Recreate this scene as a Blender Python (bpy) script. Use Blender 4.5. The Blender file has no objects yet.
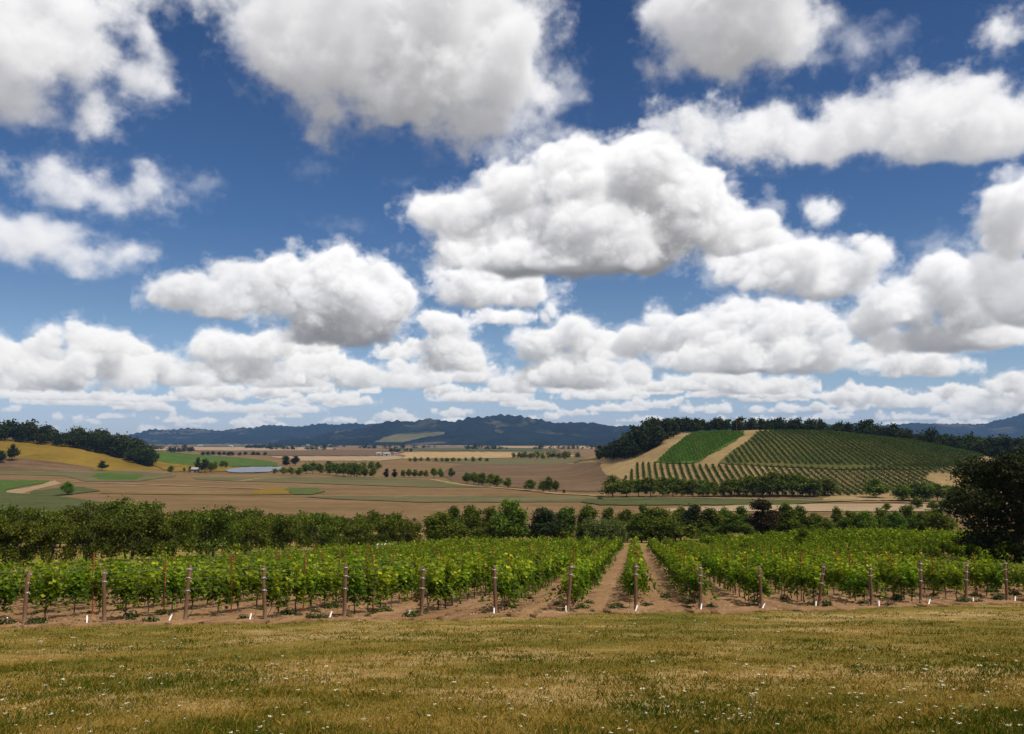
import bpy, math, random
import numpy as np
from mathutils import Vector

# ------------------------------------------------------------------ camera, light, exposure
S = bpy.context.scene
COL = S.collection
EYE = 28.0                                   # eye height over the valley floor, metres
SUN_AZ, SUN_EL = 128.0, 58.0                 # degrees clockwise from the view direction / above the horizon
F_PX, CX, CY, PITCH = 852.0, 512.0, 367.0, 5.0
cam_d = bpy.data.cameras.new('camera'); cam = bpy.data.objects.new('camera', cam_d); COL.objects.link(cam)
cam.location = (0, 0, EYE); cam.rotation_euler = (math.radians(90+PITCH), 0, 0)
cam_d.sensor_width = 36.0; cam_d.lens = F_PX/1024*36; cam_d.clip_start = 0.1; cam_d.clip_end = 60000
S.camera = cam
SUN_VEC = Vector((math.cos(math.radians(SUN_EL))*math.sin(math.radians(SUN_AZ)),
                  math.cos(math.radians(SUN_EL))*math.cos(math.radians(SUN_AZ)), math.sin(math.radians(SUN_EL))))
sun_d = bpy.data.lights.new('sun', 'SUN'); sun_d.energy = 4.4; sun_d.angle = math.radians(.5); sun_d.color = (1, .94, .83)
sun_o = bpy.data.objects.new('sun', sun_d); COL.objects.link(sun_o)
sun_o.rotation_euler = SUN_VEC.to_track_quat('Z', 'Y').to_euler()
S.view_settings.view_transform = 'Standard'; S.view_settings.look = 'None'
S.view_settings.exposure = 0.0; S.view_settings.gamma = 1.0; S.view_settings.use_curve_mapping = False
S.render.engine = 'CYCLES'
S.cycles.use_denoising = True
S.cycles.max_bounces = 6; S.cycles.diffuse_bounces = 3; S.cycles.glossy_bounces = 2
S.cycles.transmission_bounces = 3; S.cycles.volume_bounces = 0; S.cycles.transparent_max_bounces = 4
S.cycles.sample_clamp_indirect = 4.0
# ---- clouds: a small volume simulation (density, sun and sky light) that is stored as the sky's environment map
SKY_M = 24.0                      # map pixels per degree
SKY_AZ, SKY_EL = 36.0, 31.5       # half width and height of the map, degrees
def px_dir(px, py):
    a = math.radians(PITCH)
    x, u = (px-CX)/F_PX, (CY-py)/F_PX
    d = np.array((x, math.cos(a)-u*math.sin(a), math.sin(a)+u*math.cos(a)))
    return d/np.linalg.norm(d)
def px_azel(px, py):
    d = px_dir(px, py)
    return math.degrees(math.atan2(d[0], d[1])), math.degrees(math.asin(d[2]))
def band_tile(n=96, wl=4.6, seed=5):                     # tileable, even-handed noise with one feature size
    r = np.random.default_rng(seed)
    A = np.fft.rfftn(r.standard_normal((n, n, n)))
    k = np.sqrt(np.fft.fftfreq(n)[:, None, None]**2+np.fft.fftfreq(n)[None, :, None]**2+np.fft.rfftfreq(n)[None, None, :]**2)
    A = np.fft.irfftn(A*np.exp(-((k-1/(2*wl))/(.45/(2*wl)))**2), s=(n, n, n))
    return (A/A.std()).astype(np.float32)
TILE = band_tile()
def vnoise(shape, cell, rng, off=None):
    A = TILE; n = A.shape[0]; o = rng.random(3)*n
    for ax in range(3):
        t = np.arange(shape[ax], dtype=np.float64)*(4.6/cell[ax])+o[ax]
        i = np.floor(t).astype(np.int64); f = (t-i)
        sh = [1, 1, 1]; sh[ax] = -1; f = f.reshape(sh).astype(np.float32)
        a = np.take(A, i % n, axis=ax); b = np.take(A, (i+1) % n, axis=ax)
        b -= a; b *= f; b += a; A = b
    return A
def shift_lin(a, s, ax):
    i = int(math.floor(s)); f = np.float32(s-i)
    def sh(a, k):
        if k == 0: return a
        o = np.zeros_like(a)
        if abs(k) >= a.shape[ax]: return o
        src = [slice(None)]*2; dst = [slice(None)]*2
        if k > 0: src[ax] = slice(k, None); dst[ax] = slice(None, -k)
        else: src[ax] = slice(None, k); dst[ax] = slice(-k, None)
        o[tuple(dst)] = a[tuple(src)]; return o
    return sh(a, i)*(1-f)+sh(a, i+1)*f
def sm(x, a, b):
    t = np.clip((x-a)/(b-a), 0, 1); return t*t*(3-2*t)
def cloud_map(specs, seed=3):
    W, H = int(2*SKY_AZ*SKY_M), int(SKY_EL*SKY_M)
    rgb = np.zeros((H, W, 3), np.float32); T = np.ones((H, W), np.float32)
    s_az, s_el = math.radians(SUN_AZ), math.radians(SUN_EL)
    for k, sp in enumerate(specs):
        rng = np.random.default_rng(seed*1000+k)
        lob = []
        for (px, py, rx, ry) in sp['lobes']:
            az, el = px_azel(px, py)
            c = math.cos(math.atan((px-CX)/F_PX))
            sx = math.degrees(1/F_PX)*c*c*SKY_M*1.0
            sy = math.degrees(1/F_PX)*c*SKY_M
            lob.append(((az+SKY_AZ)*SKY_M, el*SKY_M, rx*sx, ry*sy))
        sc = sp.get('scale') or max(8.0, 0.55*np.mean([l[3] for l in lob])+0.25*max(l[3] for l in lob))
        pad = sc*(1.0+.95*min(sp.get('amp', 1.0), 1.3))
        u0 = max(0, int(min(l[0]-l[2] for l in lob)-pad)); u1 = min(W, int(max(l[0]+l[2] for l in lob)+pad))
        v0 = max(0, int(min(l[1]-l[3] for l in lob)-pad)); v1 = min(H, int(max(l[1]+l[3] for l in lob)+pad*1.2))
        if u1-u0 < 3 or v1-v0 < 3: continue
        rz = max(l[3]*0.75+l[2]*0.25 for l in lob)*1.1
        dw = max(1.0, min(3.0, rz/10))
        nw = int(2*(rz+pad)/dw)+1
        nv, nu = v1-v0, u1-u0
        vv = np.arange(v0, v1, dtype=np.float32)[:, None, None]
        uu = np.arange(u0, u1, dtype=np.float32)[None, :, None]
        ww = ((np.arange(nw)-nw/2)*dw).astype(np.float32)[None, None, :]
        fld = None
        for (cu, cv, ru, rv) in lob:                     # rounded masses, front half nearer the eye
            rw = (rv*0.75+ru*0.25)*1.1
            jw = (rng.random()-.5)*rw*.5
            q = np.sqrt(((uu-cu)/ru)**2+((vv-cv)/rv)**2+((ww-jw)/rw)**2)
            q = (1-q)*min(ru, rv)
            fld = q if fld is None else np.maximum(fld, q)+0.25*np.exp(-np.abs(fld-q)/(sc*.25))*sc*.25
        shp = (nv, nu, nw); soft = sp.get('soft', 0.15)
        amp = sc*sp.get('amp', 1.0)
        nz = np.zeros(shp, np.float32)
        cell = sc*1.6; a = 1.0; tot = 0
        for o in range(7):
            if cell < 1.6: break
            cl = (cell, cell*1.15, max(cell/dw, 1.01))
            n = vnoise(shp, cl, rng)
            if o > 0 and soft < .5: n = np.abs(n)*1.25-.9
            nz += a*n; tot += a
            a *= .52 if soft < .45 else .66; cell *= .5
        fld = fld+nz*(amp*.27)
        del nz, n
        wu = np.minimum(uu-u0 if u0 > 0 else uu+99, u1-1-uu if u1 < W else uu*0+99)
        wv = np.minimum(vv-v0 if v0 > 0 else vv+99, v1-1-vv if v1 < H else vv*0+99)
        fld -= sc*2.0*(1-sm(np.minimum(wu, wv), 0, pad*.42))
        edge = 2.2+sc*.07+soft*sc*0.75
        dens = sm(fld, -edge*.35, edge*1.6)**1.4
        if sc > 9:                                       # thin torn fringe round the solid part
            nf = np.zeros(shp, np.float32); cell = sc*.75; a = 1.0
            for o in range(5):
                if cell < 1.6: break
                nf += a*vnoise(shp, (cell, cell*1.3, max(cell/dw, 1.01)), rng); a *= .7; cell *= .5
            dens = dens+.085*sm(fld+nf*sc*.20, -sc*.30, sc*.10)*(1-dens); del nf
        if sp.get('base') is not None:                   # flat cloud base
            bv = px_azel(sum(l[0] for l in sp['lobes'])/len(sp['lobes']), sp['base'])[1]*SKY_M
            el = math.radians(bv/SKY_M)
            nb = vnoise((1, nu, nw), (1, sc, max(sc/dw, 1.01)), rng)*sc*.08
            dens *= sm(vv-bv+ww*math.tan(el)*.8-nb, -sc*.12, sc*sp.get('bsoft', .22))
        ext = np.float32(sp.get('ext', 0.12*max(1.0, (30/sc))**.7))
        dens = (dens*ext).astype(np.float32)
        # sunlight reaching every cell: march up the sheared rows
        s = np.array((math.cos(s_el)*math.sin(s_az), math.sin(s_el), math.cos(s_el)*math.cos(s_az)))
        elc = math.radians((v0+v1)/2/SKY_M); azc = math.radians((u0+u1)/2/SKY_M-SKY_AZ)
        sx = s[0]*math.cos(azc)-s[2]*math.sin(azc); sf = s[0]*math.sin(azc)+s[2]*math.cos(azc)
        sv = s[1]*math.cos(elc)-sf*math.sin(elc); sw = sf*math.cos(elc)+s[1]*math.sin(elc)
        od = np.zeros(shp, np.float32); cur = np.zeros((nu, nw), np.float32)
        up = np.zeros(shp, np.float32); cup = np.zeros((nu, nw), np.float32)
        for v in range(nv-2, -1, -1):
            cur = shift_lin(shift_lin(cur+dens[v+1]/sv, sx/sv, 0), sw/sv/dw, 1); od[v] = cur
            cup = cup+dens[v+1]; cup[1:-1] = cup[1:-1]*.9+.05*(cup[2:]+cup[:-2]); up[v] = cup
        dn = np.cumsum(dens, axis=0)
        g = sp.get('gain', 1.0)
        sun = .36*np.exp(-.5*od)+.38*np.exp(-.16*od)+.26*np.exp(-.05*od)
        powder = 1-.10*np.exp(-dens/ext*2.0)
        amb = .95*np.exp(-.10*up)
        # front to back
        C = np.zeros((nv, nu, 3), np.float32); t = np.ones((nv, nu), np.float32)
        sunc = np.array((1.02, .985, .93)); ambc = np.array((.60, .66, .78)); basec = np.array(sp.get('basec', (.250, .236, .240)))
        for w in range(nw):
            al = 1-np.exp(-dens[:, :, w]*dw)
            e = (sun[:, :, w]*powder[:, :, w]*.95*g)[..., None]*sunc+(amb[:, :, w]*.30)[..., None]*ambc+basec*.46
            C += (t*al)[..., None]*e; t *= 1-al
        del od, up, dn, sun, amb, dens, powder
        e0 = np.maximum((np.arange(v0, v1)+.5)/SKY_M, .3)      # the air between: far clouds pale towards the horizon
        hz = np.exp(-.40/e0)[:, None]
        t = 1-(1-t)*(.72+.28*hz)
        C = C*hz[..., None]*(.72+.28*hz)[..., None]+((1-t)*(1-hz))[..., None]*np.array((.56, .54, .50))*(.9+.1*hz[..., None])
        rgb[v0:v1, u0:u1] += T[v0:v1, u0:u1, None]*C
        T[v0:v1, u0:u1] *= t
    cream = sm(np.arange(H)/SKY_M, 10, 1)[:, None, None]; rgb *= 1-cream*np.array((.02, .045, .10), np.float32)
    a = 1-T
    col = rgb/np.maximum(a, 1e-3)[..., None]
    return np.dstack((col, a)).astype(np.float32)
CL = []
def cl(lobes, base=None, **k): CL.append(dict(lobes=lobes, base=base, **k))
# overhead, soft undersides
OV = dict(gain=.84, basec=(.27, .255, .262))
cl([(15,40,85,56),(85,58,50,34),(122,72,38,20),(50,2,85,34),(95,100,12,24),(15,95,34,20)], soft=.75, ext=.042, amp=1.25, scale=34, **OV)
cl([(215,-16,80,20),(320,35,88,56),(430,45,104,66),(495,45,58,60),(322,105,30,26),(465,116,56,28),(395,90,70,34),(400,-14,120,40)], soft=.6, ext=.05, amp=1.1, scale=38, **OV)
cl([(697,12,54,42),(765,24,58,40),(735,44,72,32),(740,-24,90,40)], soft=.5, ext=.06, amp=.8, scale=32, **OV)
cl([(1000,26,19,18)], soft=.7, ext=.045, amp=1.4, **OV)
cl([(860,45,44,16),(815,40,24,14)], soft=.9, ext=.006, amp=1.9)
cl([(545,95,22,30),(520,140,40,14)], soft=.9, ext=.010, amp=1.9)
cl([(760,138,50,26),(705,130,46,18),(800,140,50,24),(860,128,62,30),(930,122,62,38),(985,125,60,40),(1020,130,40,35),(935,86,30,18),(690,118,30,12)], soft=.5, ext=.055, amp=1.15, base=176, scale=26, **OV)
cl([(70,184,50,22),(46,170,36,10),(100,196,40,16),(150,184,22,20),(120,200,40,10)], soft=.8, ext=.030, amp=1.2, **OV)
cl([(30,240,62,22),(0,228,40,20),(70,256,48,16),(120,260,30,15)], soft=.7, ext=.040, amp=1.0, base=278, **OV)
cl([(185,190,34,12),(200,182,20,10)], soft=.9, ext=.005, amp=1.9)
cl([(312,170,20,9),(345,225,26,8),(405,184,14,5)], soft=.9, ext=.0022, amp=1.9)
cl([(823,210,18,14)], soft=.6, ext=.06)
cl([(955,245,40,8),(940,240,16,10)], soft=.9, ext=.008, amp=1.6)
cl([(1012,212,30,32),(1022,235,25,22)], soft=.25, ext=.12)
# the big cloud in the middle
cl([(428,216,20,16),(465,214,36,22),(520,186,36,26),(580,182,56,38),(640,168,42,36),(672,195,50,42),(715,225,52,26),(600,232,120,40),(510,235,60,30),(560,255,110,26)], base=276, scale=34, amp=.85)
cl([(800,268,60,26),(765,254,34,14),(840,270,42,22),(745,268,40,14)], base=302, soft=.22)
cl([(490,288,52,18),(455,276,24,12),(530,298,34,11),(470,268,18,9)], base=309, soft=.25)
cl([(500,318,30,8)], base=325, soft=.3)
cl([(330,285,48,32),(356,300,54,42),(390,300,26,24),(295,276,34,18),(330,262,30,12),(340,325,60,20)], base=349, amp=.8, ext=.2, scale=24)
cl([(220,296,58,20),(185,298,34,12),(250,284,42,22),(215,272,14,9),(265,300,40,16)], base=320, soft=.22, gain=.85)
cl([(1008,288,44,30),(1020,300,40,30)], base=326, soft=.3, gain=.62)
cl([(955,280,40,26),(915,302,44,24),(870,322,26,16),(975,300,50,34),(990,335,70,18),(940,338,60,14),(880,300,20,16)], base=352, amp=.8)
cl([(735,318,26,20),(700,338,42,18),(650,342,32,14),(660,318,12,12),(770,325,38,22),(815,322,32,16),(815,350,44,18),(740,352,80,22),(780,365,60,14)], base=374)
cl([(918,364,36,13),(940,368,34,10),(905,366,36,9)], base=377)
cl([(570,332,22,18),(545,338,28,14),(600,350,30,18),(540,352,22,12),(575,372,54,18),(612,375,26,12),(545,320,10,9)], base=389)
cl([(452,346,28,16),(440,324,26,9),(458,362,32,11)], base=373, soft=.2)
cl([(40,346,24,18),(95,340,30,15),(18,362,40,20),(60,372,80,16),(110,360,30,18)], base=392)
cl([(225,348,34,17),(265,348,26,16),(240,368,50,14)], base=384)
cl([(150,368,44,14),(180,376,50,10)], base=386)
cl([(330,368,24,16),(300,370,30,12),(345,374,40,12),(410,372,22,12),(395,380,44,10),(270,380,40,8)], base=388)
cl([(735,384,28,12),(760,388,50,8),(790,385,20,8)], base=394)
cl([(860,398,40,8),(850,388,9,7),(905,403,40,8),(780,394,14,6)], base=409)
cl([(520,385,16,10),(500,382,14,8)], base=393)
cl([(990,405,40,10),(1015,385,30,10)], base=415)
cl([(210,392,40,8),(330,398,30,5),(60,398,60,6),(130,400,50,5)], base=402)
for L_, b_ in (([(300, 352, 34, 11), (318, 346, 18, 9)], 361), ([(480, 398, 50, 6), (500, 393, 20, 6)], 402), ([(600, 396, 44, 6), (585, 392, 16, 6)], 400), ([(690, 384, 30, 9), (704, 379, 16, 8)], 391), ([(30, 380, 60, 12), (50, 372, 26, 10)], 390),
               ([(128, 352, 24, 12), (120, 345, 14, 8)], 361), ([(655, 388, 30, 6)], 392), ([(398, 352, 22, 9), (408, 346, 12, 7)], 360), ([(470, 376, 24, 8), (478, 370, 14, 7)], 383), ([(880, 352, 26, 8), (890, 347, 13, 7)], 359), ([(960, 395, 50, 6), (950, 390, 20, 6)], 400), ([(90, 402, 70, 5)], 406), ([(265, 410, 60, 4)], 413)):
    cl(L_, base=b_, soft=.2)
_r = np.random.default_rng(11)
for i in range(165):                                     # the many small ones towards the horizon
    k = _r.random()**.95; y = 437-47*k
    x = -30+1084*_r.random(); n = 2+int(_r.random()*4); ry = 1.5+5.5*k*(.35+.65*_r.random()); L = []
    for j in range(n): L.append((x+(j-n/2)*ry*2.1, y-ry*.5*_r.random()*(1.6-abs(j-n/2+.5)/n*2), ry*(1.5+1.4*_r.random()), ry*(.6+.9*_r.random())))
    cl(L, base=y+ry*.45, soft=.15, ext=.34, amp=1.1, bsoft=.12)
def build_world():
    w = bpy.data.worlds.new('World'); S.world = w; w.use_nodes = True
    nt = w.node_tree; nt.nodes.clear(); N = nt.nodes.new; L = nt.links.new
    m = cloud_map(CL)
    img = bpy.data.images.new('cloud_sky', m.shape[1], m.shape[0], alpha=True, float_buffer=True)
    img.colorspace_settings.name = 'Non-Color'; img.alpha_mode = 'CHANNEL_PACKED'
    img.pixels.foreach_set(m.ravel()); img.update(); img.pack()
    def math_n(op, a, b=None):
        n = N('ShaderNodeMath'); n.operation = op
        for k, v in ((0, a), (1, b)):
            if v is None: continue
            if isinstance(v, (int, float)): n.inputs[k].default_value = v
            else: L(v, n.inputs[k])
        return n.outputs[0]
    tc = N('ShaderNodeTexCoord'); sep = N('ShaderNodeSeparateXYZ'); L(tc.outputs['Generated'], sep.inputs[0])
    az = math_n('ARCTAN2', sep.outputs[0], sep.outputs[1])
    el = math_n('ARCSINE', sep.outputs[2])
    u = math_n('ADD', math_n('MULTIPLY', az, 180/math.pi/(2*SKY_AZ)), .5)
    v = math_n('MULTIPLY', math_n('MAXIMUM', el, 0.002), 180/math.pi/SKY_EL)
    cmb = N('ShaderNodeCombineXYZ'); L(u, cmb.inputs[0]); L(v, cmb.inputs[1])
    tx = N('ShaderNodeTexImage'); tx.image = img; tx.extension = 'MIRROR'; tx.interpolation = 'Cubic'; L(cmb.outputs[0], tx.inputs[0])
    sky = N('ShaderNodeTexSky'); sky.sky_type = 'NISHITA'; sky.sun_disc = False
    sky.sun_elevation = math.radians(SUN_EL); sky.sun_rotation = math.radians(SUN_AZ)
    sky.altitude = 100; sky.air_density = 1.0; sky.dust_density = .6; sky.ozone_density = 2.0
    gm = N('ShaderNodeMix'); gm.data_type = 'RGBA'; gm.blend_type = 'MULTIPLY'; gm.inputs[0].default_value = 1.0   # deep, polarised blue
    rp = N('ShaderNodeValToRGB'); e = rp.color_ramp.elements
    stops = [(0, (1.6, 1.75, 2.4)), (.035, (1.5, 1.65, 2.25)), (.10, (1.25, 1.4, 1.75)), (.21, (.92, 1.10, 1.36)), (.35, (.58, .86, 1.22)), (.70, (.38, .64, 1.0)), (1, (.36, .6, .95))]
    while len(e) < len(stops): e.new(.5)
    for k, (p_, c_) in enumerate(stops): e[k].position = p_; e[k].color = (c_[0]/2.5, c_[1]/2.5, c_[2]/2.5, 1)
    L(math_n('MULTIPLY', el, 180/math.pi/40), rp.inputs[0]); L(sky.outputs[0], gm.inputs[6]); L(rp.outputs[0], gm.inputs[7])
    bs = N('ShaderNodeBackground'); bs.inputs[1].default_value = SKY_STRENGTH; L(gm.outputs[2], bs.inputs[0])
    bc = N('ShaderNodeBackground'); bc.inputs[1].default_value = 1.0; L(tx.outputs[0], bc.inputs[0])
    mx = N('ShaderNodeMixShader'); L(tx.outputs[1], mx.inputs[0]); L(bs.outputs[0], mx.inputs[1]); L(bc.outputs[0], mx.inputs[2])
    out = N('ShaderNodeOutputWorld'); L(mx.outputs[0], out.inputs[0])
    w.cycles.sampling_method = 'MANUAL'; w.cycles.sample_map_resolution = 512
SKY_STRENGTH = .15
build_world()
# ------------------------------------------------------------------ terrain
ROW_A = math.radians(8.1)                    # the vine rows run a little to the right of the view
CA, SA = math.cos(ROW_A), math.sin(ROW_A)
def pq(x, y): return x*CA-y*SA, x*SA+y*CA
def xy(p, q): return p*CA+q*SA, -p*SA+q*CA
def smin(a, b, k):
    h = np.clip(.5+.5*(b-a)/k, 0, 1)
    return b*(1-h)+a*h-k*h*(1-h)
def sstep(x, a, b):
    t = np.clip((x-a)/(b-a), 0, 1); return t*t*(3-2*t)
def smooth_table(xs, ys, lo, hi, n=800, w=25):
    X = np.linspace(lo, hi, n); Y = np.interp(X, xs, ys)
    k = np.hanning(w+2)[1:-1]; k /= k.sum()
    return X, np.convolve(np.pad(Y, (w//2, w//2), mode='edge'), k, mode='valid')
HR = smooth_table((20, 50, 60, 83, 99, 115, 142, 204, 260, 319, 361, 400, 470, 560), (0, .02, .1, .36, .52, .78, .93, 1, .95, .80, .48, .36, .40, .3), 0, 700)
HL = smooth_table((-900, -750, -640, -540, -467, -425, -393, -365, -340), (44, 42, 35, 28, 21.5, 14, 7, 1.5, 0), -1000, -250)
rs = np.random.default_rng(2)
_wk = [(rs.normal(size=2), rs.random()*6.28) for _ in range(14)]
def wob(x, y, L):                            # gentle unevenness, feature size L
    s = 0
    for (k, ph) in _wk: s = s+np.sin((k[0]*x+k[1]*y)*2.2/L+ph)
    return s/4
def height(x, y, rough=True):
    x = np.asarray(x, float); y = np.asarray(y, float)
    p, q = pq(x, y)
    yy = np.maximum(y, -6)
    mead = 1.65+.149*yy-.015*np.minimum(x, 0)*sstep(y, 0, 20)
    vine = 6.55+.099*(q-32.5)+.0175*np.clip(-p, 0, 60)-2.2*sstep(p, 6, 40)*sstep(q, 62, 185)
    d = smin(mead, vine, 1.0)
    d = d+2.2*sstep(p, 6, 40)*sstep(q, 215, 300)
    d = smin(d, 28.0, 5.0)
    z = EYE-d
    if rough: z = z+wob(x, y, 5)*.035*np.clip(1-np.hypot(x, y)/220, 0, 1)
    z = np.maximum(z, 0)
    ty = np.clip((y-430)/270, 0, 1)
    fy = (.45*ty+.55*ty*ty*(3-2*ty))*(1-sstep(y, 820, 1150))
    hr = 37.5*np.interp(x, *HR)*fy*(x > 0)
    hl = np.interp(x, *HL)*sstep(y, 690, 905)*(1-sstep(y, 1000, 1350))*(x < -250)
    if rough or hl.any(): hl = hl*(1+.04*wob(x, y, 90))
    if rough or hr.any(): hr = hr+.5*wob(x, y, 60)*np.clip(hr/12, 0, 1)
    return z+hr+hl
def ray_dirs(px, py):
    a = math.radians(PITCH); px = np.asarray(px, float); py = np.asarray(py, float)
    x = (px-CX)/F_PX; u = (CY-py)/F_PX
    return x, math.cos(a)-u*math.sin(a), math.sin(a)+u*math.cos(a)
TS = np.concatenate((np.linspace(6, 60, 60), np.exp(np.linspace(math.log(60), math.log(15000), 420))[1:]))
def ground_at(px, py, hf=None, crest=False):
    """where the line of sight of a pixel first meets the ground"""
    px, py = np.broadcast_arrays(np.asarray(px, float), np.asarray(py, float)); sh = px.shape
    dx, dy, dz = [np.broadcast_to(a, sh).ravel() for a in ray_dirs(px, py)]
    hf = hf or (lambda x, y: height(x, y, False))
    D = np.full(dx.shape, TS[-1])
    for c in range(0, len(dx), 256):
        e = slice(c, c+256); sl = (dz[e]/dy[e])[:, None]; xs = (dx[e]/dy[e])[:, None]*TS[None]
        f = EYE+sl*TS[None]-hf(xs, np.broadcast_to(TS[None], xs.shape))
        k = np.argmax(f <= 0, axis=1); hit = f[np.arange(len(k)), k] <= 0; k = np.maximum(k, 1); r = np.arange(len(k))
        f0, f1 = f[r, k-1], f[r, k]; t = TS[k-1]+(TS[k]-TS[k-1])*np.clip(f0/(f0-f1+1e-9), 0, 1)
        if crest: hit &= t < 880; t2 = TS[np.argmin(np.where((TS > 420) & (TS < 880), f, 9e9), axis=1)]; t = np.where(hit, t, t2); hit[:] = True   # just over the brow: the brow itself
        D[e] = np.where(hit, t, TS[-1])
    return (dx/dy*D).reshape(sh), D.reshape(sh)
def at(px, D):
    """ground point under a pixel column at depth D"""
    a = math.radians(PITCH)
    x = (px-CX)/F_PX*D*1.0/ (math.cos(a)+ (75/F_PX)*math.sin(a))
    return float(x), float(D), float(height(x, D))

# ------------------------------------------------------------------ mesh and material helpers
def link_mesh(name, V, F, mats, tint=None, parent=None, smooth=False, midx=None, kind=None):
    me = bpy.data.meshes.new(name)
    V = np.ascontiguousarray(V, np.float32); F = np.ascontiguousarray(F, np.int32)
    n = F.shape[1]
    me.vertices.add(len(V)); me.vertices.foreach_set('co', V.ravel())
    me.loops.add(F.size); me.loops.foreach_set('vertex_index', F.ravel())
    me.polygons.add(len(F)); me.polygons.foreach_set('loop_start', np.arange(len(F), dtype=np.int32)*n)
    if midx is not None: me.polygons.foreach_set('material_index', np.asarray(midx, np.int32))
    me.polygons.foreach_set('use_smooth', np.full(len(F), smooth))
    me.update(calc_edges=True); me.validate()
    for m in (mats if isinstance(mats, (list, tuple)) else [mats]): me.materials.append(m)
    if tint is not None:
        a = me.attributes.new('tint', 'FLOAT', 'POINT'); a.data.foreach_set('value', np.ascontiguousarray(tint, np.float32))
    o = bpy.data.objects.new(name, me); COL.objects.link(o)
    if parent: o.parent = parent
    if kind: o['kind'] = kind
    return o
def tag(o, label, cat, group=None, kind=None):
    o['label'] = label; o['category'] = cat
    if group: o['group'] = group
    if kind: o['kind'] = kind
    return o
def thing(name, label, cat, loc=(0, 0, 0), rz=0, group=None):
    o = bpy.data.objects.new(name, None); COL.objects.link(o); o.location = loc; o.rotation_euler = (0, 0, rz)
    o.empty_display_size = .2
    return tag(o, label, cat, group)
def put(ob, name, parent, loc=(0, 0, 0), rot=(0, 0, 0), scale=(1, 1, 1)):
    """another object on the same mesh"""
    c = bpy.data.objects.new(name, ob.data); COL.objects.link(c)
    if parent: c.parent = parent
    c.location = loc; c.rotation_euler = rot; c.scale = scale
    return c
def drop(o): bpy.data.objects.remove(o)
ORD = 'first second third fourth fifth sixth seventh eighth ninth tenth eleventh twelfth thirteenth fourteenth fifteenth sixteenth seventeenth eighteenth nineteenth'.split()
TENS = {20: 'twent', 30: 'thirt', 40: 'fort', 50: 'fift', 60: 'sixt', 70: 'sevent', 80: 'eight', 90: 'ninet'}
def nth(i):                                  # 1 -> first
    if i < 20: return ORD[i-1]
    if i >= 100: return 'hundredth' if i == 100 else 'hundred and '+nth(i-100)
    t, r = i//10*10, i % 10
    return TENS[t]+('ieth' if r == 0 else 'y-'+ORD[r-1])
class MB:
    """collects tubes, boxes and loose faces (quads)"""
    def __init__(s): s.V = []; s.F = []; s.n = 0
    def add(s, V, F): s.V.append(np.asarray(V, float)); s.F.append(np.asarray(F, int)+s.n); s.n += len(V)
    def tube(s, pts, rad, k=8, cap=True):
        pts = [np.asarray(p, float) for p in pts]; V = []
        for i, p in enumerate(pts):
            d = pts[min(i+1, len(pts)-1)]-pts[max(i-1, 0)]; d /= np.linalg.norm(d)+1e-9
            a = np.cross(d, (0, 0, 1.0) if abs(d[2]) < .9 else (1.0, 0, 0)); a /= np.linalg.norm(a); b = np.cross(d, a)
            r = rad[i] if hasattr(rad, '__len__') else rad
            for j in range(k):
                t = 2*math.pi*j/k; V.append(p+r*(a*math.cos(t)+b*math.sin(t)))
        F = [[i*k+j, i*k+(j+1) % k, (i+1)*k+(j+1) % k, (i+1)*k+j] for i in range(len(pts)-1) for j in range(k)]
        if cap:
            for e, base in ((0, 0), (1, (len(pts)-1)*k)):
                V.append(pts[-1 if e else 0]); c = len(V)-1
                for j in range(0, k, 2): F.append([base+j, base+(j+1) % k, base+(j+2) % k, c])
        s.add(V, F)
    def box(s, lo, hi, rz=0):
        x0, y0, z0 = lo; x1, y1, z1 = hi
        V = np.array([(x, y, z) for z in (z0, z1) for y in (y0, y1) for x in (x0, x1)], float)
        s.add(V, [[0, 2, 3, 1], [4, 5, 7, 6], [0, 1, 5, 4], [2, 6, 7, 3], [0, 4, 6, 2], [1, 3, 7, 5]])
    def build(s, name, mat, parent=None, smooth=False, **k):
        return link_mesh(name, np.concatenate(s.V), np.concatenate(s.F), mat, parent=parent, smooth=smooth, **k)
def new_mat(name):
    m = bpy.data.materials.new(name); m.use_nodes = True; nt = m.node_tree
    b = nt.nodes['Principled BSDF']; b.inputs['Specular IOR Level'].default_value = .2
    return m, nt, b
def ramp(nt, fac, stops):
    r = nt.nodes.new('ShaderNodeValToRGB'); e = r.color_ramp.elements
    while len(e) < len(stops): e.new(.5)
    for el, (p, c) in zip(e, stops): el.position = p; el.color = (*c, 1)
    nt.links.new(fac, r.inputs[0]); return r.outputs[0]
def noise(nt, scale, vec=None, detail=6, rough=.6, dist=0.0):
    n = nt.nodes.new('ShaderNodeTexNoise'); n.inputs['Scale'].default_value = scale; n.inputs['Detail'].default_value = detail
    n.inputs['Roughness'].default_value = rough; n.inputs['Distortion'].default_value = dist
    if vec is not None: nt.links.new(vec, n.inputs['Vector'])
    return n.outputs['Fac']
def mixc(nt, fac, a, b, mode='MIX'):
    m = nt.nodes.new('ShaderNodeMix'); m.data_type = 'RGBA'; m.blend_type = mode
    for sock, v in ((m.inputs[0], fac), (m.inputs[6], a), (m.inputs[7], b)):
        if isinstance(v, (int, float)): sock.default_value = v
        elif isinstance(v, tuple): sock.default_value = (*v, 1)
        else: nt.links.new(v, sock)
    return m.outputs[2]
def obj_vec(nt, sc=(1, 1, 1), rz=0):
    tc = nt.nodes.new('ShaderNodeTexCoord'); mp = nt.nodes.new('ShaderNodeMapping')
    mp.inputs['Scale'].default_value = sc; mp.inputs['Rotation'].default_value = (0, 0, rz)
    nt.links.new(tc.outputs['Object'], mp.inputs[0]); return mp.outputs[0]
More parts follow.
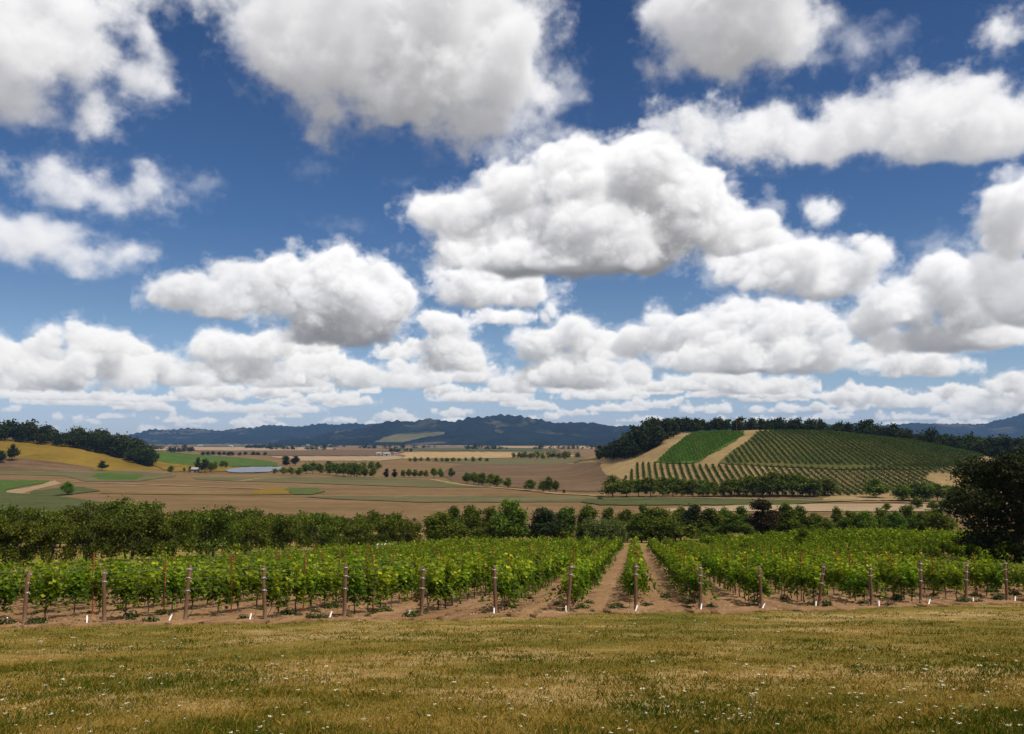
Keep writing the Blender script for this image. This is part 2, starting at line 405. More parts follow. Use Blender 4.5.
def bump(nt, b, h, strength, dist):
    n = nt.nodes.new('ShaderNodeBump'); n.inputs['Strength'].default_value = strength; n.inputs['Distance'].default_value = dist
    nt.links.new(h, n.inputs['Height']); nt.links.new(n.outputs[0], b.inputs['Normal'])
def field_mat(name, dark, light, scale=.03, streak=(1, 1), rz=0, rough=.95, fine=.35, bs=.4, lines=0):
    """soil or crop: broad patches, streaks along the working direction and a fine grain"""
    m, nt, b = new_mat(name); b.inputs['Roughness'].default_value = rough; b.inputs['Specular IOR Level'].default_value = .05
    v = obj_vec(nt, (streak[0], streak[1], 1), rz)
    a = noise(nt, scale, v, 7, .62)
    c = ramp(nt, a, [(.30, dark), (.68, light)])
    g = noise(nt, fine, obj_vec(nt), 6, .7)
    mid = tuple(.7*x for x in dark)
    c = mixc(nt, .55, c, ramp(nt, g, [(.25, (.55,)*3), (.75, (1.35,)*3)]), 'MULTIPLY')
    if lines: c = mixc(nt, .5, c, ramp(nt, noise(nt, lines, obj_vec(nt, (.06, 1, 1), rz), 4, .7), [(.34, (.66,)*3), (.66, (1.3,)*3)]), 'MULTIPLY')   # lines left by the tractor
    nt.links.new(c, b.inputs['Base Color']); bump(nt, b, g, bs, .5/ max(fine, .05)*.3)
    return m
def leaf_mat(name, dark, mid, light, trans=.3, tcol=None, rough=.5, vary=.25):
    m, nt, b = new_mat(name); b.inputs['Roughness'].default_value = rough; b.inputs['Specular IOR Level'].default_value = .08
    at_ = nt.nodes.new('ShaderNodeAttribute'); at_.attribute_name = 'tint'
    c = ramp(nt, at_.outputs['Fac'], [(0, dark), (.5, mid), (1, light)])
    oi = nt.nodes.new('ShaderNodeObjectInfo'); hs = nt.nodes.new('ShaderNodeHueSaturation')
    mr = nt.nodes.new('ShaderNodeMapRange'); nt.links.new(oi.outputs['Random'], mr.inputs[0])
    mr.inputs[3].default_value = 1-vary; mr.inputs[4].default_value = 1+vary
    nt.links.new(mr.outputs[0], hs.inputs['Value']); nt.links.new(c, hs.inputs['Color'])
    wn = nt.nodes.new('ShaderNodeTexWhiteNoise'); wn.noise_dimensions = '1D'; nt.links.new(oi.outputs['Random'], wn.inputs['W'])
    m2 = nt.nodes.new('ShaderNodeMapRange'); nt.links.new(wn.outputs['Value'], m2.inputs[0]); m2.inputs[3].default_value = .475; m2.inputs[4].default_value = .515
    nt.links.new(m2.outputs[0], hs.inputs['Hue'])
    nt.links.new(hs.outputs[0], b.inputs['Base Color'])
    if trans:
        t = nt.nodes.new('ShaderNodeBsdfTranslucent'); mx = nt.nodes.new('ShaderNodeMixShader'); mx.inputs[0].default_value = trans
        nt.links.new(mixc(nt, 1.0, hs.outputs[0], tcol or (1.5, 1.5, .5), 'MULTIPLY'), t.inputs[0])
        nt.links.new(b.outputs[0], mx.inputs[1]); nt.links.new(t.outputs[0], mx.inputs[2])
        nt.links.new(mx.outputs[0], nt.nodes['Material Output'].inputs[0])
    return m
def plain_mat(name, dark, light, scale=8, stretch=(1, 1, 1), rough=.8, metal=0, bstr=.3, spec=.3):
    m, nt, b = new_mat(name); b.inputs['Roughness'].default_value = rough; b.inputs['Metallic'].default_value = metal
    b.inputs['Specular IOR Level'].default_value = spec
    n = noise(nt, scale, obj_vec(nt, stretch), 6, .65)
    nt.links.new(ramp(nt, n, [(.3, dark), (.7, light)]), b.inputs['Base Color']); bump(nt, b, n, bstr, .02)
    return m
def leaf_quads(C, Nrm, size, rng, fold=.25, aspect=1.0):
    """one folded leaf (or leaf spray) per centre: 4 corners, bent along its midrib"""
    n = len(C); Nrm = Nrm/np.maximum(np.linalg.norm(Nrm, axis=1, keepdims=True), 1e-6)
    r = rng.normal(size=(n, 3)); a = np.cross(Nrm, r); a /= np.maximum(np.linalg.norm(a, axis=1, keepdims=True), 1e-6); b = np.cross(Nrm, a)
    s = np.asarray(size).reshape(-1, 1)*.5
    V = np.empty((n, 4, 3))
    V[:, 0] = C-a*s*aspect; V[:, 1] = C-b*s+Nrm*s*fold; V[:, 2] = C+a*s*aspect; V[:, 3] = C+b*s+Nrm*s*fold
    return V.reshape(-1, 3), np.arange(4*n).reshape(-1, 4)
# ------------------------------------------------------------------ ground, fields, water, far hills
M = {}
def meadow_mat():
    m, nt, b = new_mat('dry_meadow'); b.inputs['Roughness'].default_value = 1; b.inputs['Specular IOR Level'].default_value = .02
    v = obj_vec(nt)
    c = ramp(nt, noise(nt, .22, obj_vec(nt, (.6, 1.2, 1)), 6, .65), [(.36, (.085, .085, .014)), (.5, (.185, .135, .032)), (.62, (.34, .23, .10))])
    g = noise(nt, 9, v, 6, .75)
    c = mixc(nt, .8, c, ramp(nt, g, [(.28, (.45, .45, .4)), (.5, (1, 1, 1)), (.72, (1.5, 1.45, 1.3))]), 'MULTIPLY')
    c = mixc(nt, ramp(nt, noise(nt, .9, v, 5, .6), [(.56, (0, 0, 0)), (.7, (.6, .6, .6))]), c, (.060, .075, .012))
    nt.links.new(c, b.inputs['Base Color']); bump(nt, b, g, .6, .06); return m
M['meadow'] = meadow_mat()
M['plowed'] = field_mat('plowed_earth', (.122, .075, .032), (.195, .124, .058), .012, (1, 3.2), -.05, fine=.12, lines=.12)
M['plowed_dark'] = field_mat('dark_plowed_earth', (.095, .058, .030), (.150, .094, .052), .012, (1, 3), .1, fine=.1, lines=.10)
M['soil'] = field_mat('vineyard_soil', (.175, .096, .045), (.29, .172, .086), .5, (1, .35), -ROW_A, fine=4.5, bs=.8)
M['green_crop'] = field_mat('green_crop', (.040, .072, .010), (.072, .115, .020), .05, (3, .6), 0, fine=.25)
M['grass_dark'] = field_mat('olive_grass', (.045, .055, .016), (.085, .09, .03), .04, (1, 2), 0, fine=.3)
M['green_tint'] = field_mat('young_crop', (.070, .080, .026), (.145, .110, .055), .02, (1, 4), -.05, fine=.2, lines=.10)
M['gold'] = field_mat('golden_grass', (.130, .085, .012), (.21, .135, .022), .02, (1, 1), 0, fine=.15)
M['tan'] = field_mat('dry_dirt', (.20, .135, .07), (.32, .225, .125), .05, (1, 1), 0, fine=.3)
M['tan_hill'] = field_mat('dry_hill_grass', (.185, .128, .052), (.30, .21, .10), .03, (1, 1), 0, fine=.2)
M['wheat'] = field_mat('ripe_wheat', (.27, .175, .075), (.38, .26, .125), .01, (1, 3), 0, fine=.05, lines=.04)
M['hill_cover'] = field_mat('vineyard_grass', (.055, .060, .016), (.125, .100, .032), .03, (1, .4), -ROW_A, fine=.25)
M['stubble'] = field_mat('stubble', (.24, .165, .095), (.34, .25, .15), .006, (1, 4), 0, fine=.05)
M['green_tint2'] = field_mat('thin_green_crop', (.050, .075, .016), (.085, .105, .030), .05, (1, 3), 0, fine=.2, lines=.2)
def build_ground():
    az = np.concatenate((np.radians(np.linspace(-180, -50, 66)[:-1]), np.radians(np.linspace(-50, 50, 501)), np.radians(np.linspace(50, 180, 66)[1:])))
    r = np.concatenate((np.linspace(.4, 40, 130), np.exp(np.linspace(math.log(40), math.log(40000), 300))[1:]))
    A, R = np.meshgrid(az, r); x = R*np.sin(A); y = R*np.cos(A); z = height(x, y)
    na, nr = len(az), len(r)
    V = np.stack((x, y, z), -1).reshape(-1, 3); V = np.vstack((V, [(0, 0, float(height(0, 0)))]))
    i, j = np.meshgrid(np.arange(nr-1), np.arange(na-1), indexing='ij')
    F = np.stack((i*na+j, i*na+j+1, (i+1)*na+j+1, (i+1)*na+j), -1).reshape(-1, 4)
    fan = np.stack((np.full(na-1, len(V)-1), np.arange(na-1)+1, np.arange(na-1), np.full(na-1, len(V)-1)), -1)
    cx = V[F].mean(1); zz = cx[:, 2]
    mi = np.where(np.hypot(cx[:, 0], cx[:, 1]) < 330, np.where(zz > .6, 0, 1), np.where((zz > .8), np.where(cx[:, 0] > 0, 2, 3), 1))
    link_mesh('ground', V, F, [M['meadow'], M['plowed'], M['tan_hill'], M['gold']], smooth=True, midx=mi, kind='structure')
build_ground()
def jag(n, rng, amp):
    return np.interp(np.arange(n), np.linspace(0, n, max(3, n//3)), rng.normal(size=max(3, n//3))*amp)
_nlift = [0]
def lifted(l): _nlift[0] += 1; return l+.006*_nlift[0]     # no two sheets in one plane
def patch(name, rows, mat, lift=.15, nx=90, ny=16, hf=None, seed=0, rag=1.6, crest=False):
    """a field whose edges are given as seen: rows of (y, x left, x right)"""
    rng = np.random.default_rng(seed+len(rows)*7+int(abs(rows[0][1])))
    rows = np.array(rows, float); ys = np.linspace(rows[0, 0], rows[-1, 0], ny)
    xl = np.interp(ys, rows[:, 0], rows[:, 1])+jag(ny, rng, rag)+rng.normal(size=ny)*rag*.4; xr = np.interp(ys, rows[:, 0], rows[:, 2])+jag(ny, rng, rag)+rng.normal(size=ny)*rag*.4
    t = np.linspace(0, 1, nx)[None, :]
    PX = xl[:, None]*(1-t)+xr[:, None]*t
    PY = np.repeat(ys[:, None], nx, 1)
    PY[0] += jag(nx, rng, .18); PY[-1] += jag(nx, rng, .18)
    X, Y = ground_at(PX, PY, hf, crest)
    Z = (hf or height)(X, Y)+lifted(lift)
    i, j = np.meshgrid(np.arange(ny-1), np.arange(nx-1), indexing='ij')
    F = np.stack((i*nx+j, (i+1)*nx+j, (i+1)*nx+j+1, i*nx+j+1), -1).reshape(-1, 4)
    return link_mesh(name, np.stack((X, Y, Z), -1).reshape(-1, 3), F, mat, smooth=True, kind='structure')
def strip(name, pts, width, mat, lift=.25, n=60, seed=1):
    """a track or field margin along points as seen"""
    rng = np.random.default_rng(seed)
    P = np.array([ground_at(px, py) for px, py in pts], float).reshape(-1, 2)
    s = np.concatenate(([0], np.cumsum(np.linalg.norm(np.diff(P, axis=0), axis=1)))); t = np.linspace(0, s[-1], n)
    C = np.stack((np.interp(t, s, P[:, 0]), np.interp(t, s, P[:, 1])), -1)
    d = np.gradient(C, axis=0); d /= np.linalg.norm(d, axis=1, keepdims=True); nrm = np.stack((-d[:, 1], d[:, 0]), -1)
    w = (np.interp(t, s, width) if hasattr(width, '__len__') else np.full(n, width))*.5
    rowsv = []; lift = lifted(lift)
    for k in np.linspace(-1, 1, 5):
        q = C+nrm*(w*(k+ (rng.normal(size=n)*.12 if abs(k) == 1 else 0)))[:, None]
        rowsv.append(np.column_stack((q, height(q[:, 0], q[:, 1])+lift)))
    V = np.stack(rowsv, 1).reshape(-1, 3)
    i, j = np.meshgrid(np.arange(n-1), np.arange(4), indexing='ij')
    F = np.stack((i*5+j, (i+1)*5+j, (i+1)*5+j+1, i*5+j+1), -1).reshape(-1, 4)
    return link_mesh(name, V, F, mat, smooth=True, kind='structure')
# near and middle valley
patch('crop_field', [(480.6, -60, 50), (483, -60, 46), (486, -60, 26), (490, -60, 9), (493, -60, 6)], M['green_crop'], .30)
patch('dirt_track', [(480.5, 50, 57), (484, 46, 62), (487, 34, 48), (491, 9, 30), (494, 8, 24)], M['tan'], .22)
patch('grass_field', [(493, -60, 8), (497, -60, 60), (503, -60, 105), (512, -60, 125), (520, -60, 130)], M['grass_dark'], .34)
patch('grass_field', [(487, 70, 80), (491, 36, 100), (496, 26, 60)], M['grass_dark'], .36)
patch('grass_field', [(470.5, -60, 95), (473, -60, 160), (476, 60, 178), (479, 76, 160), (481.5, 84, 140)], M['green_tint'], .26)
patch('crop_field', [(473.2, 96, 112), (476, 92, 145), (480, 98, 138)], M['green_crop'], .30, rag=2)
patch('plowed_field', [(458, -60, 20), (463, -60, 62), (468, -60, 92), (471, -60, 96)], M['plowed_dark'], .3)
strip('field_track', [(74, 482.2), (120, 483.6), (200, 486.8), (262, 489.0), (285, 492)], 4.5, M['tan'])
strip('field_track', [(200, 483.3), (240, 481.2), (262, 478.4), (300, 477)], 3.5, M['tan'])
strip('field_margin', [(100, 493.6), (180, 494.7), (258, 495.0), (300, 494.0)], 4.5, M['gold'])
patch('grass_field', [(488.2, 264, 284), (491, 258, 288), (494.6, 250, 291)], M['gold'], .30)
patch('crop_field', [(488.4, 284, 318), (491.5, 287, 321), (495.0, 294, 316)], M['green_tint2'], .33, rag=2.2)
patch('grass_field', [(477.6, 190, 400), (480, 200, 430), (483, 290, 520), (487.5, 420, 600)], M['green_tint'], .20)
patch('grass_field', [(496.8, 300, 590), (499.2, 330, 740), (502.5, 420, 760)], M['green_tint'], .22)
patch('grass_field', [(499.3, 586, 900), (502.5, 582, 830), (505.5, 600, 780)], M['grass_dark'], .30)
patch('dirt_track', [(504.5, 770, 1060), (508, 680, 1060), (512, 640, 1060)], M['stubble'], .21)
strip('dirt_road', [(590, 496.4), (660, 497.8), (740, 499.4), (830, 501.6), (930, 503.5), (1040, 506)], 4.2, M['tan'], .4)
patch('bare_ground', [(491, 838, 900), (496, 830, 905), (501, 824, 930)], M['tan_hill'], .3)
strip('field_margin', [(366, 478.6), (430, 479.4), (462, 485.2), (515, 489.4), (560, 494.2), (606, 496.0)], (4, 4, 7, 5, 6, 9), M['tan_hill'])
patch('plowed_field', [(462.6, 478, 600), (466, 452, 598), (476, 440, 606), (484, 462, 640), (489, 530, 640), (492, 575, 628)], M['plowed_dark'], .18)
patch('grass_field', [(458.6, 400, 600), (461, 430, 585), (464.5, 470, 560)], M['green_tint'], .24)
# towards the far side of the valley
patch('crop_field', [(450.8, 138, 150), (455, 140, 205), (460, 152, 262), (463.5, 168, 279), (466.6, 205, 278)], M['green_crop'], .5)
patch('grass_field', [(461.5, 150, 166), (465, 152, 225), (468.5, 160, 236), (472, 170, 232)], M['gold'], .40)
patch('stubble_field', [(447.2, 120, 320), (449.4, 130, 340), (450.6, 138, 300)], M['stubble'], .8)
patch('plowed_field', [(450.4, 190, 420), (453, 210, 400), (456, 280, 380)], M['plowed_dark'], .6)
patch('wheat_field', [(452.2, 402, 500), (454.5, 399, 560), (456.5, 404, 585), (459, 402, 456)], M['wheat'], .5)
patch('wheat_field', [(456.6, 270, 400), (459, 285, 402), (461.2, 300, 380)], M['stubble'], .45)
patch('stubble_field', [(446.4, 500, 640), (447.6, 478, 640), (449.0, 600, 640)], M['wheat'], 1.0)
patch('grass_field', [(448.2, 380, 520), (449.6, 395, 555), (451.2, 440, 560)], M['grass_dark'], .9)
patch('grass_field', [(445.6, 190, 330), (446.7, 200, 330)], M['grass_dark'], 1.0)
patch('plowed_field', [(444.9, 420, 480), (446.2, 425, 470)], M['stubble'], 1.1)
def water_mat():
    m, nt, b = new_mat('pond_water'); b.inputs['Base Color'].default_value = (.02, .035, .045, 1); b.inputs['Roughness'].default_value = .22
    b.inputs['Specular IOR Level'].default_value = .42; bump(nt, b, noise(nt, .8, obj_vec(nt), 3), .25, .2); return m
patch('pond', [(467.4, 250, 281), (469, 232, 284), (471, 226, 280), (472.6, 229, 268), (473.2, 236, 255)], water_mat(), .55, rag=.8)
# hill with the vineyard blocks
patch('vineyard_field', [(432, 702, 744), (436, 686, 745), (444, 676, 730), (454, 663, 712), (462.5, 655, 700), (464, 668, 690)], M['green_crop'], .35, ny=24, crest=True)
patch('vineyard_field', [(431.5, 757, 800), (434, 757, 880), (441, 748, 930), (450, 735, 975), (458, 723, 984), (464.5, 716, 960), (470, 840, 930)], M['hill_cover'], .35, nx=90, ny=24, crest=True)
# far mountains
FAR = [(-400, 437), (40, 437), (125, 436), (150, 431), (185, 430), (215, 432), (245, 428), (275, 427.5), (300, 428), (322, 424.5), (350, 425), (372, 423), (410, 424), (440, 424), (480, 423), (560, 425), (640, 430), (700, 428), (960, 424), (985, 425), (1008, 418), (1040, 411), (1300, 409)]
NEAR = [(-400, 447), (250, 447), (300, 440), (355, 430.5), (385, 421.5), (415, 422), (428, 419), (455, 421), (468, 418), (486, 419.5), (500, 417.6), (520, 418), (540, 422.5), (556, 426.5), (568, 425), (590, 428), (605, 427), (630, 426), (660, 432), (760, 447), (1300, 447)]
def table(tab, px): a = np.array(tab, float); return np.interp(px, a[:, 0], a[:, 1])
_mr = np.random.default_rng(21)
_mk = [(_mr.normal(size=2)*(2**o), _mr.random()*6.28, 1/2**o) for o in range(5) for _ in range(7)]
def mfbm(x, y):
    s = 0
    for (k, ph, a) in _mk: s = s+a*np.sin(k[0]*x/520+k[1]*y/520+ph+1.3*np.sin(k[1]*x/700-k[0]*y/700+ph*2))
    return s/6
def _tree_rag(x, y): return 9*np.sin(x/23+2*np.sin(y/91))*np.sin(x/41+1.7+y/60)+16*np.sin(x/97+1.3*np.sin(y/160+x/210))*np.sin(x/330+y/250)+6*np.sin(x/12.3+y/31)
def mountain(x, y):
    x = np.asarray(x, float); y = np.asarray(y, float)
    px = CX+F_PX*x/np.maximum(y, 1)*1.0038
    n = mfbm(x, y)
    h = np.full(x.shape, -20.0)
    for tab, D0, D1, Y0 in ((NEAR, 7600, 9300, 5900), (FAR, 10500, 12500, 8700)):
        top = EYE+(441.6-table(tab, px))/F_PX*D0
        t = np.clip((y-Y0)/(D0-Y0), 0, 1); f = t**.85*(1-.0*t)
        f = f*(1-.75*sstep(y, D0, D1))
        rid = (1-np.abs(n))*.5
        h = np.maximum(h, top*f*(1-.42*(1-t)*0-.5*np.clip(rid, 0, 1)*np.sin(np.pi*np.clip(t, 0, 1))**1.0*.9)+n*34*f+_tree_rag(x, y)*f-8*(1-t))
    return h
def forest_mat():
    m, nt, b = new_mat('forested_slope'); b.inputs['Roughness'].default_value = 1; b.inputs['Specular IOR Level'].default_value = 0
    v = obj_vec(nt)
    g = noise(nt, .02, v, 4, .7)
    c = ramp(nt, noise(nt, .0015, v, 6, .6), [(.35, (.003, .005, .005)), (.65, (.010, .014, .009))])
    c = mixc(nt, .9, c, ramp(nt, noise(nt, .007, v, 5, .65), [(.32, (.3,)*3), (.7, (1.9,)*3)]), 'MULTIPLY')
    c = mixc(nt, .8, c, ramp(nt, g, [(.3, (.35,)*3), (.7, (1.6,)*3)]), 'MULTIPLY')
    clear = ramp(nt, noise(nt, .0021, obj_vec(nt, (1, .8, 1)), 3, .5, .6), [(.60, (0, 0, 0)), (.63, (.7,)*3)])
    c = mixc(nt, clear, c, ramp(nt, noise(nt, .004, v, 2), [(.4, (.03, .04, .02)), (.6, (.12, .085, .05))]))
    nt.links.new(c, b.inputs['Base Color']); bump(nt, b, g, 1.0, 30); return m
M['mountain'] = forest_mat()
def build_mountains():
    az = np.radians(np.linspace(-46, 46, 1300)); y = np.concatenate((np.linspace(5800, 10600, 90), np.linspace(10700, 13500, 16)))
    A, Y = np.meshgrid(az, y); X = Y*np.tan(A); Z = mountain(X, Y)
    ny, nx = X.shape
    i, j = np.meshgrid(np.arange(ny-1), np.arange(nx-1), indexing='ij')
    F = np.stack((i*nx+j, i*nx+j+1, (i+1)*nx+j+1, (i+1)*nx+j), -1).reshape(-1, 4)
    F = F[(Z.ravel()[F] > -19).any(1)]
    link_mesh('mountains', np.stack((X, Y, Z), -1).reshape(-1, 3), F, M['mountain'], smooth=True, kind='structure')
build_mountains()
def land(x, y): return np.maximum(height(x, y), mountain(x, y))
patch('hill_meadow', [(432.6, 420, 446), (435, 396, 444), (439, 384, 420), (443, 374, 404)], field_mat('pale_hill_grass', (.07, .065, .025), (.12, .105, .042), .002, fine=.02), 6, hf=land, rag=1.5)
patch('hill_meadow', [(430, 166, 250), (432.5, 150, 235), (434.5, 150, 190)], field_mat('hazy_hill_grass', (.05, .045, .03), (.09, .075, .05), .002, fine=.02), 6, hf=land, rag=2)
# the near vineyard's bare soil
def end_q(p): return 32.5+.5004*p+.00742*p*p
def far_q(p): return np.interp(p, [-32, -26, -15, 6, 10, 14, 19, 26], [150, 148, 146, 142, 112, 84, 64, 56])
def build_soil():
    rng = np.random.default_rng(8)
    ps = np.arange(-31.5, 24.6, .3); n = 240; t = np.linspace(0, 1, n)**1.7
    P = np.repeat(ps[:, None], n, 1); q0 = end_q(np.clip(ps, -26, 24))-1.15+jag(len(ps), rng, .45)+rng.normal(size=len(ps))*.2; q1 = far_q(ps)+5
    Q = q0[:, None]+(q1-q0)[:, None]*t[None]
    X, Y = xy(P, Q)
    Z = height(X, Y)+.035+.03*rng.normal(size=P.shape)*np.clip(40/Q, 0, 1)
    Z[:, 0] = height(X, Y)[:, 0]-.07; Z[:, 1] -= .045; Z[:, 2] -= .02
    a, b = P.shape; i, j = np.meshgrid(np.arange(a-1), np.arange(b-1), indexing='ij')
    F = np.stack((i*b+j, i*b+j+1, (i+1)*b+j+1, (i+1)*b+j), -1).reshape(-1, 4)[:, ::-1]
    link_mesh('soil', np.stack((X, Y, Z), -1).reshape(-1, 3), F, M['soil'], smooth=False, kind='structure')
build_soil()
# ------------------------------------------------------------------ trees
M['bark'] = plain_mat('bark', (.045, .035, .026), (.10, .08, .06), 3, (1, 1, .25), .9)
LM = dict(
    round=leaf_mat('broadleaf', (.020, .036, .004), (.075, .108, .008), (.19, .22, .024), .30),
    light=leaf_mat('light_broadleaf', (.030, .062, .006), (.090, .155, .015), (.18, .24, .035), .3),
    dark=leaf_mat('dark_evergreen', (.009, .015, .005), (.024, .037, .009), (.055, .074, .017), .16),
    willow=leaf_mat('willow_leaves', (.045, .065, .018), (.12, .15, .04), (.22, .24, .08), .28),
    copper=leaf_mat('copper_leaves', (.016, .010, .004), (.036, .024, .008), (.060, .044, .015), .15),
    plum=leaf_mat('plum_leaves', (.008, .006, .006), (.016, .010, .010), (.026, .018, .014), .10),
    orchard=leaf_mat('orchard_leaves', (.019, .032, .004), (.072, .096, .010), (.22, .235, .032), .30),
    oak=leaf_mat('oak_leaves', (.007, .012, .004), (.021, .031, .008), (.070, .085, .020), .18, vary=.05))
def crown_cloud(rng, lobes, n, size, shell=.55, droop=0.0, flat=1.0):
    vol = np.array([l[3]*l[4]*l[5] for l in lobes])**.75; pick = rng.choice(len(lobes), n, p=vol/vol.sum())
    L = np.array(lobes)[pick]
    d = rng.normal(size=(n, 3)); d /= np.linalg.norm(d, axis=1, keepdims=True)
    r = shell+(1-shell)*rng.random(n)**.6; r = np.where(rng.random(n) < .12, rng.random(n)*shell, r)
    # clumps: leaves gather on twigs
    C = L[:, :3]+d*r[:, None]*L[:, 3:6]*(1+.16*rng.normal(size=(n, 1)))
    nc = max(8, n//14); cc = C[rng.choice(n, nc)]
    tw = rng.integers(0, nc, n); use = rng.random(n) < .72
    C = np.where(use[:, None], cc[tw]+rng.normal(size=(n, 3))*size*np.array((1.0, 1.0, .8*flat)), C)
    if droop: C[:, 2] -= rng.random(n)**2*droop
    nr = d*.7+rng.normal(size=(n, 3))*.6+np.array((0, 0, .45))
    tint = np.clip(.42+.20*rng.normal(size=n)+np.where(use, rng.normal(size=nc)[tw]*.16, 0), 0, 1)
    V, F = leaf_quads(C, nr, size*(.6+.8*rng.random(n)), rng, .3)
    return V, F, np.repeat(tint, 4)
def make_lobes(kind, rng):
    """crown masses of a tree one unit tall"""
    L = []
    if kind in ('round', 'light', 'dark', 'plum', 'copper'):
        w = {'round': .36, 'light': .36, 'dark': .40, 'plum': .40, 'copper': .42}[kind]; base = {'round': .16, 'light': .14, 'dark': .10, 'plum': .08, 'copper': .05}[kind]
        for k in range(13):
            h = rng.random(); z = base+.12+(.88-base-.12)*h; rr = w*(1-abs(h-.38)*1.15)
            a = rng.random()*6.28; o = rr*.75*math.sqrt(rng.random()); s = (.13+.10*rng.random())*(1-.35*h)
            L.append((o*math.cos(a), o*math.sin(a), z, s*1.1, s*1.1, s*.9))
        L.append((0, 0, base+.36, w*.62, w*.62, .26)); L.append((rng.normal()*.03, rng.normal()*.03, .86, .11, .11, .12))
    elif kind == 'tall':
        for k in range(11):
            h = k/10; z = .12+.80*h; rr = .20*(1-abs(h-.35)*1.1); a = rng.random()*6.28
            L.append((rr*.5*math.cos(a), rr*.5*math.sin(a), z, rr*.8+.03, rr*.8+.03, .11))
    elif kind == 'willow':
        for k in range(14):
            a = rng.random()*6.28; o = .36*math.sqrt(rng.random()); z = .42+.40*rng.random()*(1-o)
            L.append((o*math.cos(a), o*math.sin(a), z, .17, .17, .16))
        for k in range(12):
            a = rng.random()*6.28; L.append((.42*math.cos(a), .42*math.sin(a), .28+.1*rng.random(), .10, .10, .22))
    elif kind == 'orchard':                       # wide, low and open, several stems
        for k in range(17):
            a = rng.random()*6.28; o = .56*math.sqrt(rng.random()); z = .48+.38*rng.random()*(1-.5*o)
            L.append((o*math.cos(a), o*math.sin(a), z, .17+.06*rng.random(), .17+.06*rng.random(), .10+.06*rng.random()))
        for k in range(12):
            a = rng.random()*6.28; o = .3+.24*rng.random(); L.append((o*math.cos(a), o*math.sin(a), .16+.22*rng.random(), .15, .15, .12))
    elif kind == 'oak':
        for k in range(34):
            h = rng.random(); z = .07+.81*h; rr = .56*math.sqrt(max(.05, 1-((h-.40)/.66)**2)); a = rng.random()*6.28; o = rr*(.55+.45*rng.random())
            s = .10+.07*rng.random(); L.append((o*math.cos(a), o*math.sin(a), z, s*1.2, s*1.2, s*.85))
        L.append((0, 0, .48, .36, .36, .30))
    return L
def tree_meshes(kind, mat, seed, n, size, lobkind=None):
    rng = np.random.default_rng(seed); lk = lobkind or kind; lobes = make_lobes(lk, rng)
    V, F, t = crown_cloud(rng, lobes, n, size, droop=.16 if lk == 'willow' else 0, shell=.5)
    V[:, 2] = np.maximum(V[:, 2], .015)
    crown = link_mesh('crown', V, F, mat, tint=t)
    b = MB(); th = {'orchard': .022, 'oak': .04, 'tall': .02}.get(lk, .026)
    stems = 4 if lk == 'orchard' else 1
    for s in range(stems):
        a = rng.random()*6.28; ox = .05*(stems > 1)
        p0 = np.array((ox*math.cos(a), ox*math.sin(a), -.03)); p1 = np.array((ox*2.5*math.cos(a), ox*2.5*math.sin(a), .30 if lk != 'oak' else .2)); p2 = p1+np.array((rng.normal()*.03+ox*2*math.cos(a), rng.normal()*.03+ox*2*math.sin(a), .35))
        b.tube([p0, p0+(p1-p0)*.12, p1, p2], [th*1.5, th, th*.75, th*.3], 7)
        for k in range(max(2, 9//stems)):
            l = lobes[rng.integers(len(lobes))]; e = np.array(l[:3]); st = p1+(p2-p1)*rng.random()*.7
            b.tube([st, (st+e)/2+np.array((0, 0, .03)), e], [th*.5, th*.35, th*.12], 5, cap=False)
    trunk = b.build('trunk', M['bark'], smooth=True)
    return crown, trunk
LIB = {}
def lib(kind, mat, var, n, size, lobkind=None):
    key = (kind, n, lobkind)
    if key not in LIB: LIB[key] = [tree_meshes(kind, LM[mat], 100+hash_str(kind)+k, n, size, lobkind) for k in range(var)]
    return LIB[key]
def hash_str(s): return sum(ord(c)*(i+3) for i, c in enumerate(s)) % 977
tr = np.random.default_rng(77)
def tree(kind, x, y, h, label, group=None, name=None, wide=1.0, detail='mid', cat='tree', mat=None, lob=None, sink=.0, z=None, rz=None):
    n, size, var = {'near': (8500, .036, 5), 'mid': (2600, .052, 5), 'far': (1100, .072, 5), 'tiny': (300, .12, 3)}[detail]
    if kind == 'orchard': size *= 1.0
    vs = lib(kind, mat or kind, var, n, size, lob); cr, tk = vs[int(tr.integers(len(vs)))]
    t = thing(name or 'broadleaf_tree', label, cat, (x, y, (float(height(x, y)) if z is None else z)-sink), (tr.random()*6.28 if rz is None else rz), group)
    s = (h*wide, h*wide, h)
    put(cr, 'crown', t, scale=s)
    if detail != 'tiny': put(tk, 'trunk', t, scale=(h, h, h))
    return t
def lib_cleanup():
    for vs in LIB.values():
        for c, t in vs: drop(c); drop(t)
def hgt(top, D, x, y):                          # height of something whose top is seen at a picture row
    a = math.radians(PITCH); u = (CY-top)/F_PX
    return EYE+D*(math.sin(a)+u*math.cos(a))/(math.cos(a)-u*math.sin(a))-float(height(x, y))
def tree_px(kind, px, D, top, label, **k):
    x, y, z = at(px, D); return tree(kind, x, y, max(1.0, hgt(top, D, x, y)), label, **k)
def tree_on(kind, px, base, top, label, **k):   # base seen at a picture row
    X, Y = ground_at(px, base); x, y = float(X), float(Y); return tree(kind, x, y, max(1.0, hgt(top, y, x, y)), label, **k)
# the big dark oak beside the near vineyard
OX, OY, OZ = at(1014, 92)
o_cr, o_tk = tree_meshes('oak', LM['oak'], 5, 60000, .017)
t = thing('oak_tree', 'huge dark oak at the right edge, standing beside the near vineyard', 'tree', (OX, OY, OZ), 2.0)
oh = hgt(441, 92, OX, OY); put(o_cr, 'crown', t, scale=(oh*1.08, oh*1.08, oh)); put(o_tk, 'trunk', t, scale=(oh, oh, oh)); drop(o_cr); drop(o_tk)
